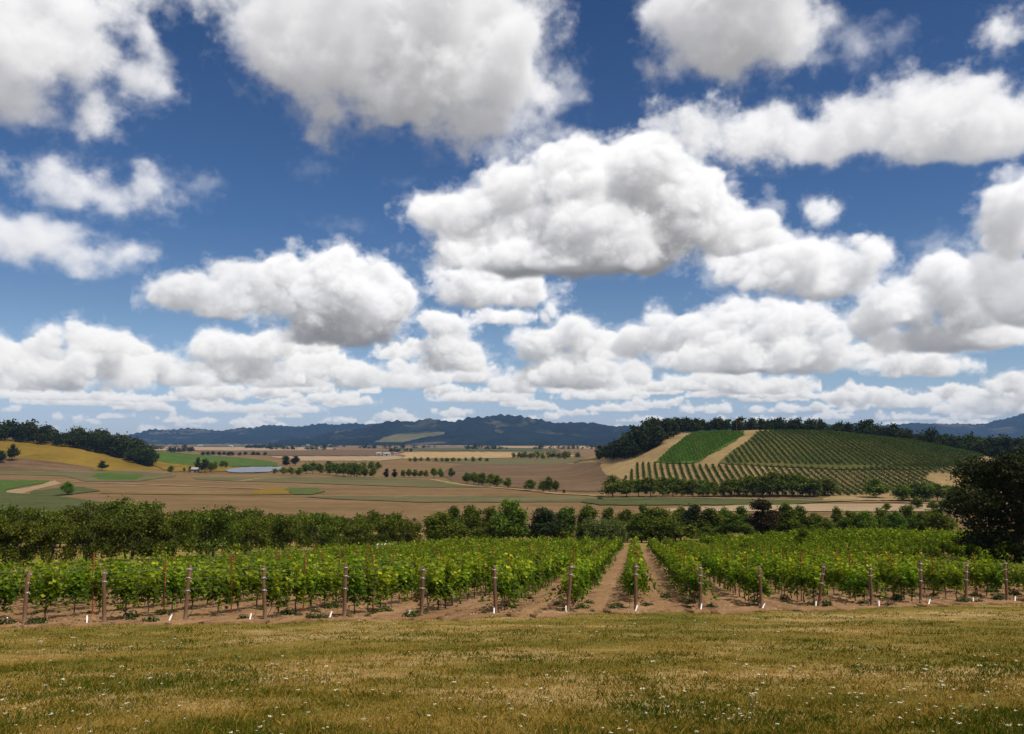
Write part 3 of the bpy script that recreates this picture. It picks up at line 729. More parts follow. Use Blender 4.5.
# orchard below the vineyard: front line, then the lines behind
fr = [(-22, 74, 507), (14, 77, 510), (52, 80, 512), (92, 84, 509), (133, 89, 511), (172, 94, 510), (214, 101, 509), (250, 112, 511), (288, 118, 511), (322, 126, 513), (352, 134, 513), (382, 144, 514), (402, 152, 515)]
for i, (px, D, top) in enumerate(fr):
    tree_px('orchard', px, D+5, top+.5+tr.normal()*3.5, f'bushy dark green orchard tree in the front line below the vineyard, {nth(i+1)} from the left', name='orchard_tree', detail='near', group='orchard trees', wide=.82+.25*tr.random())
bk = [(-10, 132, 500), (22, 130, 501), (38, 134, 506), (62, 138, 504), (97, 140, 499), (118, 146, 503), (134, 138, 494), (158, 150, 506), (188, 152, 508), (206, 152, 507), (238, 150, 503), (262, 158, 508), (280, 160, 507), (310, 165, 508), (336, 170, 512), (366, 176, 511), (392, 180, 513)]
for i, (px, D, top) in enumerate(bk):
    tree_px('orchard', px, D, top, f'bushy orchard tree in the back line behind the front orchard trees, {nth(i+1)} from the left', name='orchard_tree', detail='mid' if i % 2 else 'near', group='orchard trees', wide=.85+.2*tr.random())
# the mixed line of trees behind the vineyard
mid = [('round', 440, 196, 511, 1.5, 'broad low dark green bush'), ('round', 471, 214, 504, 1.0, 'small upright green tree'), ('round', 455, 222, 506, .7, 'slim green tree behind the low bush'), ('round', 491, 215, 505, .9, 'dark leaning tree'),
       ('light', 509, 200, 499, 1.15, 'tall light green tree, brightest of the line'), ('dark', 545, 200, 507, 1.5, 'dark dense round tree'), ('light', 566, 205, 507, 1.0, 'pale green tree touching a dark round one'), ('tall', 584, 204, 507, 1.2, 'narrow dark upright tree'),
       ('willow', 601, 192, 512, 1.35, 'pale drooping willow'), ('tall', 589, 218, 506, 1.3, 'slim tree behind the pale willow'), ('tall', 608, 222, 508, 1.2, 'small pointed tree above the pale willow'), ('round', 626, 212, 508, .95, 'round tree on a thin bare trunk'), ('tall', 643, 220, 506, 1.2, 'pointed tree rising behind the wide dark mass'),
       ('round', 640, 200, 512, 1.2, 'low green tree beside the wide dark mass'), ('round', 658, 200, 506, 1.5, 'wide dark green tree, the broadest of the line'), ('round', 674, 206, 514, 1.0, 'low tree beside the broadest tree'), ('round', 679, 218, 506, .9, 'tree half hidden beside the tall dark one'), ('dark', 690, 210, 503, 1.1, 'tall dark tree with a thick trunk'),
       ('tall', 709, 208, 508, 1.7, 'bright green cone shaped tree'), ('round', 724, 215, 507, 1.0, 'dark green tree next to the cone shaped one'), ('round', 731, 200, 514, 1.5, 'low round green bush tree'), ('round', 740, 220, 505, .9, 'small round tree rising behind a bush'), ('copper', 760, 204, 500, 1.25, 'large reddish brown tree'),
       ('tall', 784, 208, 504, 1.5, 'narrow dark tree beside the reddish brown one'), ('tall', 798, 210, 507, 1.4, 'pointed dark green tree'), ('round', 812, 212, 512, 1.1, 'rounded mid green tree'), ('light', 824, 200, 517, 1.2, 'low yellow green bush tree'), ('tall', 836, 220, 508, 1.2, 'small pointed tree at the back of the line'), ('round', 848, 208, 510, 1.1, 'green tree with an uneven top'),
       ('light', 862, 205, 511, 1.2, 'bushy light green tree'), ('round', 878, 210, 507, 1.0, 'taller green tree among light bushes'), ('light', 892, 204, 510, 1.1, 'spreading light green tree'), ('round', 905, 214, 503, .9, 'green tree standing above its neighbours'), ('round', 919, 212, 511, 1.0, 'dark green tree next to a bare gap'), ('round', 934, 205, 508, 1.4, 'broad dark tree beside the oak')]
for (k, px, D, top, w, lab) in mid:
    kk = {'tall': ('tall', 'round', 'tall')}.get(k, (k, k, k))
    tree_px(kk[0], px, D, top, lab+' in the line behind the vineyard', detail='near', mat=kk[1], lob=kk[2], wide=w*1.12, name='willow_tree' if k == 'willow' else 'broadleaf_tree', group='trees behind the vineyard')
tree_px('tall', 799, 118, 528, 'lone slim green shrub between the two near vineyard blocks', cat='shrub', name='shrub', mat='round', lob='tall', detail='mid', wide=1.3)
# roadside line below the hill vineyard
road = [(612, 473), (626, 479), (638, 478), (650, 477), (662, 476), (672, 477), (681, 478), (692, 479), (702, 479), (712, 480), (724, 481), (733, 478), (742, 477), (751, 474), (762, 474), (771, 472), (781, 473), (791, 474), (801, 475), (812, 477), (826, 477)]
for i, (px, top) in enumerate(road):
    tree_px('round', px, 432+tr.normal()*1.5+(px-612)*.02, top+tr.normal()*.5, f'round green tree in the roadside line below the hill vineyard, {nth(i+1)} from the left', detail='mid', group='roadside trees', wide=1.35+.3*tr.random(), rz=None)
tree_px('round', 873, 425, 477, 'lone spreading tree on bare ground below the hill vineyard', detail='mid', wide=1.7)
for i, (px, D, top) in enumerate([(900, 400, 484), (911, 405, 482), (923, 402, 482), (935, 404, 483), (946, 400, 484), (955, 395, 486), (915, 360, 497), (930, 350, 500), (944, 345, 498), (884, 345, 503)]):
    tree_px('round', px, D, top, f'dark tree in the clump between hill vineyard and oak, {nth(i+1)} from left', detail='mid', wide=1.7, group='clump trees')
# trees out in the valley
val = [(467, 484, 472), (474, 485, 471.5), (482, 486, 472), (490, 487, 473.5), (497, 487, 474.5), (508, 488, 477)]
for i, (px, b, top) in enumerate(val): tree_on('round', px, b, top, f'tree in the dark group along the field margin, {nth(i+1)} from the left', detail='mid', wide=1.2, group='field margin trees')
for px, b, top, w, lab in [(530, 491, 479, 1.4, 'round tree standing apart on the brown field'), (543, 492, 480, 1.3, 'low tree joining a taller one on the brown field'), (549, 492, 476, 1.0, 'tallest tree of the three at the brown field corner'), (556, 492, 480, 1.1, 'small tree beside the tallest field corner tree')]:
    tree_on('round', px, b, top, lab, detail='mid', wide=w, group='field corner trees')
tree_on('plum', 564, 493.3, 489.6, 'tiny dark bush beside the field corner trees', detail='tiny', cat='bush', name='bush', wide=1.2)
for i, px in enumerate((386.5, 394.5)): tree_on('plum', px, 477.5, 468.5, f'small trimmed purple tree in mid valley, {nth(i+1)} of the pair', detail='mid', wide=.95, group='purple tree pair')
for i, (px, b, top) in enumerate([(365, 478, 467), (373, 478, 466.5), (403, 477.5, 469.5), (409, 477.5, 468.5), (415, 477.5, 469), (421, 477.5, 470), (426, 477.5, 469.5), (434, 478.5, 468), (440, 478, 468), (451, 477.5, 467.5)]):
    tree_on('light' if i in (7, 8) else 'round', px, b, top, f'small tree in the line across mid valley, {nth(i+1)} from the left', detail='mid', wide=1.1, group='mid valley trees')
for i, (px, b, top) in enumerate([(275, 474, 468), (283, 475, 467), (291, 475, 466.5), (299, 475.5, 467), (306, 474, 462), (313, 473.5, 461.5), (320, 474, 463), (329, 474.5, 463.5), (336, 475.5, 462.5), (343, 476.5, 462), (351, 477, 461.5), (357, 477, 463), (330, 472, 461.5), (363, 471, 461.5), (371, 471, 462), (378, 470, 461.5)]):
    tree_on('light' if i in (1, 4) else 'round', px, b, top, f'tree in the ragged line right of the pond, {nth(i+1)} along the line', detail='far', wide=1.35, group='trees by the pond')
for i, px in enumerate((285.5, 295.5)): tree_on('dark', px, 465.5, 455.5, f'big round dark tree beyond the pond, {nth(i+1)} of the pair', detail='mid', wide=1.35, group='dark pair beyond the pond')
for i, (px, b, top, w) in enumerate([(171, 473.5, 465.5, 1.2), (184, 472, 467.5, 1.0), (190, 472.5, 466.5, 1.0), (198, 472, 457, .6), (205, 472.5, 459, 1.2), (211, 473, 463, 1.0), (215, 471, 461, .8), (222, 468, 460, .9), (226, 468, 460.5, .9)]):
    tree_on('dark' if i in (3, 4) else 'round', px, b, top, f'tree by the shed near the pond, {nth(i+1)} from the left', detail='far', wide=w, group='trees by the shed')
tree_on('dark', 102, 470.5, 460.2, 'lone dark tree on the slope of the left golden hill', detail='mid', wide=1.35)
tree_on('dark', 12, 461, 443.5, 'dark slanting tree on the upper golden slope, nearest the left edge', detail='mid', wide=.9)
tree_on('dark', 1, 463, 450, 'low dark tree cut by the left edge on the golden slope', detail='mid', wide=1.3)
tree_on('light', 67, 495, 481.5, 'pale green bushy tree alone on the brown field edge', detail='mid', wide=1.5)
tree_on('round', 600, 500, 497, 'low dark bush on the grass strip by the road', cat='bush', name='bush', detail='tiny', wide=3.0)
# hedgerows and groves farther off, each tree its own
hr = [(px, 461.5+tr.random()*.8, 456.5+tr.random()*1.5) for px in (410, 415, 421, 428, 436, 442, 447, 453, 459, 466, 473, 480, 487)] + [(px, 458.5+tr.random(), 450.5+tr.random()*2.2) for px in (514, 519, 524, 530, 534, 538, 543, 549, 554, 559, 564, 568)] + [(578, 459, 452)]
for i, (px, b, top) in enumerate(hr): tree_on('round', px, b, top, f'small tree in the hedgerow beside the wheat fields, {nth(i+1)} from the left', detail='tiny', wide=1.3, group='hedgerow trees')
gv = [(px, 452.3+tr.random()*.6, 446.5+tr.random()*1.5) for px in (170, 174, 179, 184, 188, 191)] + [(px, 455.5+tr.random()*.5, 451+tr.random()) for px in (203, 208, 213, 219, 224, 229, 232, 240, 245, 253, 258, 265)]
for i, (px, b, top) in enumerate(gv): tree_on('dark', px, b, top, f'dark tree behind the bright green field, {nth(i+1)} from the left', detail='tiny', wide=1.5, group='trees behind the green field')
for i in range(12):
    px = 246+18*tr.random(); tree_on('dark', px, 448.2+.5*tr.random(), 444.2+tr.random(), 'distant dark conifer in the square wood at the foot of the mountains', detail='tiny', wide=1.3, group='square far wood')
for i in range(11):
    px = 386+28*tr.random(); tree_on('dark', px, 451.5+1.2*tr.random(), 447.5+2.0*tr.random(), 'distant dark tree around the white farm buildings', detail='tiny', wide=1.0, group='farmyard trees')
# woods along the crests
def wood(spec, n, nback, label, group, h):
    """trees one can tell apart along the edge, the mass of crowns behind them as one wood"""
    xs = np.linspace(0, 1, len(spec)); P = [[s[k] for s in spec] for k in (0, 1)]
    VV, FF, TT, nn = [], [], [], 0
    lobes = [make_lobes('dark', np.random.default_rng(40+k)) for k in range(4)]
    for i in range(n+nback):
        t = tr.random() if i >= n else (i+tr.random())/n
        px = np.interp(t, xs, P[0]); D = np.interp(t, xs, P[1])
        x, y, z = at(px+tr.normal()*2, D+(tr.random()*22 if i < n else 18+tr.random()*75))
        hh = np.interp(px, h[0], h[1])*(.70+.42*tr.random())
        if i < n: tree('dark', x, y, hh, label, group=group, detail='far', wide=1.0+.25*tr.random())
        else:
            V, F, tt = crown_cloud(tr, lobes[i % 4], 520, .095); w = hh*(1+.2*tr.random())
            VV.append(V*np.array((w, w, hh))+np.array((x, y, z))); FF.append(F+nn); TT.append(tt); nn += len(V)
    o = link_mesh('forest', np.concatenate(VV), np.concatenate(FF), LM['dark'], tint=np.concatenate(TT))
    tag(o, 'mass of crowns in '+label[len('dark tree in '):], 'forest', kind='stuff')
wood([(-45, 905), (0, 905), (60, 915), (110, 905), (138, 880), (152, 860)], 38, 150, 'dark tree in the wood on the crest of the left golden hill', 'left crest wood', ((-45, 20, 110, 135, 152), (22, 20, 19, 19, 14)))
_sh = [(597, 461.5), (612, 461), (626, 460), (638, 457.5), (650, 451), (660, 445)]
wood([(px, float(ground_at(px, py, None, True)[1])) for px, py in _sh]+[(676, 715), (700, 735), (740, 760), (800, 765)], 40, 150, 'dark tree in the wood on the left shoulder of the vineyard hill', 'wood on the hill shoulder', ((596, 612, 625, 640, 655, 672, 690, 760, 800), (8, 11, 14.5, 17.5, 16, 14, 12, 13, 10)))
wood([(752, 765), (870, 740), (930, 700), (1000, 660), (1060, 640)], 36, 210, 'dark tree in the wood along the top right of the vineyard hill', 'wood on the hill top', ((800, 860, 900, 940, 1060), (13, 15, 17, 17, 17)))
for px, b, top in ((952, 449, 435), (962, 450, 438)): tree_on('dark', px, b, top, f'spreading oak on the bare tan patch of the hill, {"nearer the vines" if px < 955 else "behind its pair"}', detail='mid', wide=1.6, group='hill oaks')
# low growth between the trees behind the vineyard
for i in range(34):
    px = 425+525*(i+tr.random())/34; tree_px('round', px, 196+tr.random()*26, 522+tr.random()*6, f'low green shrub filling the line of trees behind the vineyard, {nth(i+1)} from the left', name='shrub', cat='shrub', detail='mid', wide=1.5+tr.random(), group='shrubs behind the vineyard')
# thin far lines of trees across the valley floor
def far_lines():
    VV, FF, TT, nn = [], [], [], 0; lob = make_lobes('dark', np.random.default_rng(3))
    for k in range(26):
        y0 = 444.6+6.0*tr.random()**1.3; x0 = 130+500*tr.random(); L = 15+60*tr.random(); sl = (tr.random()-.5)*.8
        for j in range(int(L/3.2)):
            px = x0+L*tr.random(); X, Y = ground_at(px, y0+sl*(px-x0)/L); x, y = float(X), float(Y)
            if y > 5600: continue
            h = 9+9*tr.random(); V, F, t = crown_cloud(tr, lob, 46, .24); w = h*(1+.5*tr.random())
            VV.append(V*np.array((w, w, h))+np.array((x, y, 0))); FF.append(F+nn); TT.append(t); nn += len(V)
    o = link_mesh('forest', np.concatenate(VV), np.concatenate(FF), LM['dark'], tint=np.concatenate(TT)); tag(o, 'thin far lines of dark trees across the flat valley', 'far trees', kind='stuff')
far_lines()
lib_cleanup()
# ------------------------------------------------------------------ the near vineyard
SP, VS = 2.44, 1.45                              # row spacing, vine spacing
M['vine'] = leaf_mat('vine_leaf', (.024, .052, .003), (.110, .185, .008), (.38, .44, .028), .42, (1.7, 1.5, .25), .45, .22)
M['vine_wood'] = plain_mat('vine_wood', (.05, .035, .025), (.12, .09, .065), 12, (1, 1, .3), .95)
M['post'] = plain_mat('weathered_wood', (.085, .045, .026), (.23, .135, .085), 14, (1, 1, .10), .95, 0, .5, .1)
M['wire'] = plain_mat('galvanised_wire', (.45, .45, .44), (.62, .62, .60), 30, (1, 1, 1), .45, .6)
M['rust'] = plain_mat('rusty_steel', (.22, .048, .020), (.42, .10, .040), 10, (1, 1, .4), .8, .15)
M['white'] = plain_mat('white_plastic', (.66, .66, .63), (.82, .82, .80), 9, (1, 1, .4), .5)
M['hose'] = plain_mat('black_hose', (.02, .018, .016), (.045, .04, .035), 9, (1, 1, 1), .6)
def vine_leaves(rng, n, size, full=1.0):
    """shoots rise from the cordon wire, some flop outwards and hang"""
    per = 15; ns = max(3, n//per)
    x0 = rng.normal(size=ns)*.33*1.0; x0 = np.clip(x0, -.70, .70)
    top = (1.38+.58*rng.random(ns)**1.3-.16*np.abs(x0))*full; side = rng.normal(size=ns)
    hang = rng.random(ns) < .36
    sh = np.repeat(np.arange(ns), per); t = np.tile(np.linspace(0, 1, per), ns)+rng.random(ns*per)*.06
    X = x0[sh]+rng.normal(size=ns)[sh]*.20*t
    z = .78+(top[sh]-.78)*t+.05*rng.normal(size=len(t))
    Y = side[sh]*(.05+.13*t)
    zh = 1.05-.72*t*(.5+.5*rng.random(ns)[sh]); yh = side[sh]*(.10+.16*np.sqrt(np.clip(t, 0, 1)))
    X = np.where(hang[sh], x0[sh]*.6+rng.normal(size=ns)[sh]*.1, X)
    z = np.where(hang[sh], zh, z); Y = np.where(hang[sh], yh, Y)
    C = np.stack((X, Y, z), -1)+rng.normal(size=(len(t), 3))*np.array((.06, .06, .035))
    nr = np.stack((rng.normal(size=len(t))*.5, np.sign(Y+1e-6)*.6+rng.normal(size=len(t))*.55, .55+.4*rng.random(len(t))), -1)
    young = np.clip(t, 0, 1)*np.where(hang[sh], .35, .8)
    tint = np.clip(.12+.55*young+.17*rng.normal(size=len(t))+(rng.random(ns)[sh]-.5)*.2, 0, 1)
    V, F = leaf_quads(C, nr, size*(.65+.6*rng.random(len(t))), rng, .35, .95)
    return V, F, np.repeat(tint, 4)
def vine_trunk(rng):
    b = MB(); w = lambda: rng.normal()*.03
    b.tube([(0, 0, -.04), (w(), w(), .3), (w(), w(), .58), (0, 0, .76)], [.030, .024, .022, .024], 6)
    b.tube([(0, 0, .74), (.25, w(), .80), (.66, w(), .79)], [.02, .015, .010], 5); b.tube([(0, 0, .74), (-.25, w(), .80), (-.66, w(), .79)], [.02, .015, .010], 5)
    return b
ROW_RZ = math.pi/2-ROW_A                       # local x axis along the rows
vr = np.random.default_rng(9)
near_meshes = []
for k in range(8):
    V, F, t = vine_leaves(np.random.default_rng(300+k), 350+45*(k % 4), .140, .9+.16*((k*3) % 5)/4)
    fo = link_mesh('foliage', V, F, M['vine'], tint=t); tk = vine_trunk(np.random.default_rng(400+k)).build('trunk', M['vine_wood'], smooth=True)
    near_meshes.append((fo, tk))
far_leaves = [[vine_leaves(np.random.default_rng(500+k+40*lv), n, s, .9+.16*((k*3) % 5)/4) for k in range(6)] for lv, (n, s) in enumerate(((330, .145), (150, .20), (75, .28)))]
def rowname(i): return nth(i+9)
farV, farF, farT, nf = [], [], [], 0
FWD = np.array((SA, CA, 0)); LAT = np.array((CA, -SA, 0))
def add_far(p, q, lv):
    global nf
    V, F, t = far_leaves[lv][int(vr.integers(6))]
    x, y = xy(p, q); f = 1 if vr.random() < .5 else -1
    s = .88+.24*vr.random()
    P = np.array((x, y, float(height(x, y))))+V[:, :1]*f*FWD+V[:, 1:2]*f*LAT+V[:, 2:]*np.array((0, 0, s))
    farV.append(P); farF.append(F+nf); farT.append(np.clip(t+(vr.random()-.5)*.12, 0, 1)); nf += len(P)
for i in range(-12, 11):
    p = i*SP; q = end_q(max(p, -26))+1.1; k = 0; qe = float(far_q(p))
    while q < qe:
        k += 1
        if vr.random() > .06:
            pp = p+vr.normal()*.04
            if -8 <= i <= 7 and k <= 18:
                x, y = xy(pp, q); fo, tk = near_meshes[int(vr.integers(8))]
                g = thing('grapevine', f'leafy green grapevine, {nth(k)} behind the {rowname(i)} wooden end post from the left', 'grapevine', (x, y, float(height(x, y))), ROW_RZ+(math.pi if vr.random() < .5 else 0), 'grapevines of the near rows')
                s = (.95+.15*vr.random(), 1+.25*vr.random(), .90+.20*vr.random())
                put(fo, 'foliage', g, scale=s); put(tk, 'trunk', g)
            else:
                D = q
                add_far(pp, q, 0 if D < 70 else (1 if D < 105 else 2))
        q += VS+vr.normal()*.06
# the second block, lower down to the right
for i in range(5, 30):
    p = i*SP+.6; q = max(82+.5*(p-12), float(far_q(p))+14); qe = 172
    while q < qe:
        if vr.random() > .05: add_far(p+vr.normal()*.05, q, 2 if q > 110 else 1)
        q += VS
for fo, tk in near_meshes: drop(fo); drop(tk)
o = link_mesh('grapevines', np.concatenate(farV), np.concatenate(farF), M['vine'], tint=np.concatenate(farT))
tag(o, 'mass of green grapevines farther down the vineyard rows', 'grapevines', kind='stuff')
# end posts, white markers, steel stakes, drip hoses
def end_post(rng, h):
    b = MB(); b.tube([(0, 0, -.1), (0, 0, .35), (rng.normal()*.012, rng.normal()*.012, 1.1), (rng.normal()*.018, rng.normal()*.018, h-.015), (rng.normal()*.018, rng.normal()*.018, h)], [.066, .064, .061, .058, .05], 12)
    return b
for i in range(-8, 8):
    p = i*SP; q = float(end_q(p)); x, y = xy(p, q); z = float(height(x, y)); h = 1.72+vr.normal()*.08
    t = thing('end_post', f'weathered brown wooden end post of a vine row, {rowname(i)} from the left', 'wooden post', (x, y, z), vr.random()*6, 'vine row end posts')
    t.rotation_euler = (vr.normal()*.045, vr.normal()*.045, 0)
    end_post(vr, h).build('post', M['post'], t, smooth=True)
    for zz in (h-.10, h-.38, 1.0):
        if zz == 1.0 and vr.random() < .4: continue
        b = MB(); 
        for k in range(3): b.tube([(.068*math.cos(a), .068*math.sin(a), zz+k*.012) for a in np.linspace(0, 6.283, 13)], .006, 5, cap=False)
        b.tube([(.066, 0, zz), (.12, -.05, zz-.02)], .006, 5)
        b.build('wire_wrap', M['wire'], t, smooth=True)
    ax, ay = -SA*.85, -CA*.85; az_ = float(height(x+ax, y+ay))-z
    b = MB(); b.tube([(0, -.06, h-.13), (ax, ay, az_+.02)], .005, 5); b.tube([(ax, ay, az_-.1), (ax*1.03, ay*1.03, az_+.07)], .016, 6); b.build('anchor_wire', M['rust'], t, smooth=True)
    lean = vr.normal()*.16+(.16 if i < -2 else 0.02)
    off = (-.10-.10*vr.random() if i > -3 and i < 4 else (-.42 if i <= -3 else .22))
    off = {True: off}.get(abs(i) < 3, off)
    mx, my = xy(p+off*(1 if abs(i) >= 3 else .15), q-.28)
    g = thing('marker_stake', f'short white plastic stake at the foot of the {rowname(i)} wooden end post from the left', 'white stake', (mx, my, float(height(mx, my))), 0, 'white stakes')
    g.rotation_euler = (vr.normal()*.06, lean, 0)
    b = MB(); b.tube([(0, 0, -.05), (0, 0, .25)], [.026, .026], 8); b.build('tube', M['white'], g, smooth=True)
    b = MB(); b.tube([(0, 0, .248), (0, 0, .266)], [.029, .022], 8); b.build('cap', M['white'], g, smooth=True)
    # stakes along the row
    for k in range(8):
        qq = q+3.6+k*5.4+vr.normal()*.3
        if qq > far_q(p)-1: break
        if k and vr.random() < .08: continue
        sx, sy = xy(p+vr.normal()*.05, qq); hh = 2.02+.24*vr.random()
        g = thing('steel_stake', f'rusty steel stake between vines, {nth(k+1)} in the row behind the {rowname(i)} end post from left', 'steel stake', (sx, sy, float(height(sx, sy))), ROW_RZ+vr.normal()*.1, 'rusty steel stakes')
        g.rotation_euler = (vr.normal()*.02, vr.normal()*.02, ROW_RZ+vr.normal()*.2)
        b = MB(); b.box((-.022, -.004, -.2), (.022, .004, hh)); b.box((-.004, .0045, -.2), (.004, .038, hh-.003)); b.build('stake', M['rust'], g)
        b = MB()
        for zz in (.78, 1.15, 1.5): b.box((-.026, -.011, zz), (.026, -.0045, zz+.03))
        b.build('clip', M['wire'], g)
for i in range(-12, 8):
    p = i*SP; q0 = float(end_q(max(p, -26)))+.15; qs = np.arange(q0+.5, min(q0+46, float(far_q(p))), 1.4); pts = []
    x, y = xy(p-.05, q0); pts.append((x, y, float(height(x, y))+.02)); x, y = xy(p-.05, q0+.22); pts.append((x, y, float(height(x, y))+.2))
    for k, qq in enumerate(qs):
        x, y = xy(p-.05+vr.normal()*.015, qq); pts.append((x, y, float(height(x, y))+.40-.035*(k % 2)+vr.normal()*.012))
    b = MB(); b.tube(pts, .011, 6); o = b.build('drip_hose', M['hose'], smooth=True)
    lab = f'black drip hose along the vine row behind the {rowname(i)} end post from the left' if i >= -8 else f'black drip hose along the outer vine row, {nth(-8-i)} row beyond the first end post'
    tag(o, lab, 'hose', 'drip hoses')
    b = MB()
    for zz in (1.05, 1.38, 1.62):
        pts = []
        for qq in np.concatenate(([q0-.15], qs[::4])):
            x, y = xy(p, qq); pts.append((x, y, float(height(x, y))+zz))
        b.tube(pts, .0024, 4)
    o = b.build('trellis_wire', M['wire'], smooth=True)
    tag(o, lab.replace('black drip hose', 'thin steel trellis wires'), 'trellis wire', 'trellis wires')
# ------------------------------------------------------------------ meadow grass, weeds and flowers
M['grass'] = leaf_mat('grass_blades', (.052, .084, .006), (.190, .152, .014), (.41, .295, .070), .25, (1.3, 1.2, .5), .7, 0)
M['flower'] = plain_mat('white_petals', (.40, .38, .27), (.62, .58, .44), 60, (1, 1, 1), .8, 0, .3)
M['stem'] = plain_mat('green_stem', (.05, .075, .02), (.11, .13, .05), 20)
gr = np.random.default_rng(31)
def inside(x, y):
    p, q = pq(x, y); return q < end_q(np.clip(p, -30, 30))-.75+.35*np.sin(x*2.1)+.25*np.sin(x*5.3+1)+np.minimum(gr.exponential(.35, size=np.shape(x)), 2.2)
def spots(n, d0, d1, pw=1.0, spread=.72, pw2=1.0):
    """points thick near the eye, thinner away, as even in the picture as can be"""
    u = gr.random(n)**pw2; D = 1/((1/d0)*(1-u)+(1/d1)*u) if pw == 1 else d0+(d1-d0)*u**pw
    x = (gr.random(n)*2-1)*(D*spread+2); k = inside(x, D); return x[k], D[k]
def dryness(x, y): return np.clip(.50+.24*wob(x*1.0+3, y*1.5, 2.0)+.22*wob(y+40, x, .75), 0, 1)
def build_grass():
    x, y = spots(460000, 6.5, 52)
    tuft = gr.random(len(x)) < .55
    nt_ = 16000; tx, ty = spots(nt_, 6.5, 50); pick = gr.integers(0, len(tx), len(x))
    jit = .05+.004*ty[pick]
    x = np.where(tuft, tx[pick]+gr.normal(size=len(x))*jit, x); y = np.where(tuft, ty[pick]+gr.normal(size=len(x))*jit, y)
    k = inside(x, y); x, y, tuft, pick = x[k], y[k], tuft[k], pick[k]; n = len(x); z = height(x, y)
    dry = dryness(x, y); green = np.clip(gr.normal(size=n)*.20+dry-.06+np.where(tuft, (gr.random(nt_)[pick]-.55)*.75, 0), 0, 1)
    h = (.022+.036*gr.random(n)**2)*(1.15-.45*dry)*np.where(tuft, .9+1.3*gr.random(nt_)[pick]**3, .8); stalk = gr.random(n) < .02
    h = np.where(stalk, h*2.0, h); w = np.maximum(.0038, y*.00040)*(1+.4*gr.random(n)); w = np.where(stalk, w*.6, w)
    a = gr.random(n)*6.283; la = gr.random(n)*6.283; ln = h*(.25+.75*gr.random(n))*np.where(stalk, .4, 1)
    V = np.empty((n, 4, 3)); c, s = np.cos(a), np.sin(a)
    V[:, 0] = np.stack((x-c*w, y-s*w, z-.01), -1); V[:, 1] = np.stack((x+c*w, y+s*w, z-.01), -1)
    m_ = np.stack((x+np.cos(la)*ln*.35, y+np.sin(la)*ln*.35, z+h*.62), -1); e = np.stack((x+np.cos(la)*ln, y+np.sin(la)*ln, z+h), -1)
    V[:, 2] = e; V[:, 3] = m_-np.stack((c*w*.6, s*w*.6, 0*w), -1)
    tint = np.clip(np.where(stalk, .8+.2*gr.random(n), green), 0, 1)
    o = link_mesh('grass', V.reshape(-1, 3), np.arange(4*n).reshape(-1, 4), M['grass'], tint=np.repeat(tint, 4))
    tag(o, 'short dry meadow grass in front of the vineyard', 'grass', kind='stuff')
build_grass()
def clump_density(x, y):
    px = CX+F_PX*x/y
    return np.clip(.16+.62*sstep(px, 480, 1000)+.5*wob(x, y, 3), .03, 1.6)
def flower_mesh(seed, petals=True):
    r = np.random.default_rng(seed); b = MB(); h = .10+.06*r.random(); lx, ly = r.normal()*.02, r.normal()*.02
    b.tube([(0, 0, -.01), (lx*.5, ly*.5, h*.6), (lx, ly, h)], [.0028, .0022, .002], 4); nst = len(np.concatenate(b.F))
    R = .013+.009*r.random(); C = []
    for k in range(14):
        a = k*2.4; rr = R*math.sqrt(k/14); C.append((lx+rr*math.cos(a), ly+rr*math.sin(a), h+.006-rr*rr*3+r.normal()*.002))
    V, F = leaf_quads(np.array(C), r.normal(size=(14, 3))*.25+np.array((0, -.1, 1)), np.full(14, .0105)*(.8+.5*r.random(14)), r, .2)
    b.add(V, F)
    return b, nst
fx, fy = spots(2300, 7.5, 42, pw2=.8); k = gr.random(len(fx))*1.6 < clump_density(fx, fy); fx, fy = fx[k], fy[k]
order = np.argsort(fy); fx, fy = fx[order], fy[order]
FM = []
for k in range(8):
    b, nst = flower_mesh(900+k); F = np.concatenate(b.F); FM.append((np.concatenate(b.V), F, (np.arange(len(F)) >= nst).astype(int)))
FO = [link_mesh('wildflower', V, F, [M['stem'], M['flower']], midx=mi) for V, F, mi in FM]
sV, sF, sM, ns_ = [], [], [], 0
for k in range(len(fx)):
    x, y = float(fx[k]), float(fy[k]); z = float(height(x, y)); v = int(gr.integers(8)); a = gr.random()*6.28; s = .75+.75*gr.random()**2
    if k < 290:
        o = put(FO[v], 'wildflower', None, (x, y, z), (0, 0, a), (s, s, s)); tag(o, 'small white flat topped wildflower standing in the dry meadow grass', 'wildflower', 'white meadow wildflowers')
    else:
        s *= 1.0+y*.018; V, F, mi = FM[v]; c_, s_ = math.cos(a), math.sin(a)
        sV.append(np.stack((x+(V[:, 0]*c_-V[:, 1]*s_)*s, y+(V[:, 0]*s_+V[:, 1]*c_)*s, z+V[:, 2]*s), -1)); sF.append(F+ns_); sM.append(mi); ns_ += len(V)
for o in FO: drop(o)
o = link_mesh('wildflowers', np.concatenate(sV), np.concatenate(sF), [M['stem'], M['flower']], midx=np.concatenate(sM))
tag(o, 'scatter of white wildflowers towards the vineyard edge', 'wildflowers', kind='stuff')
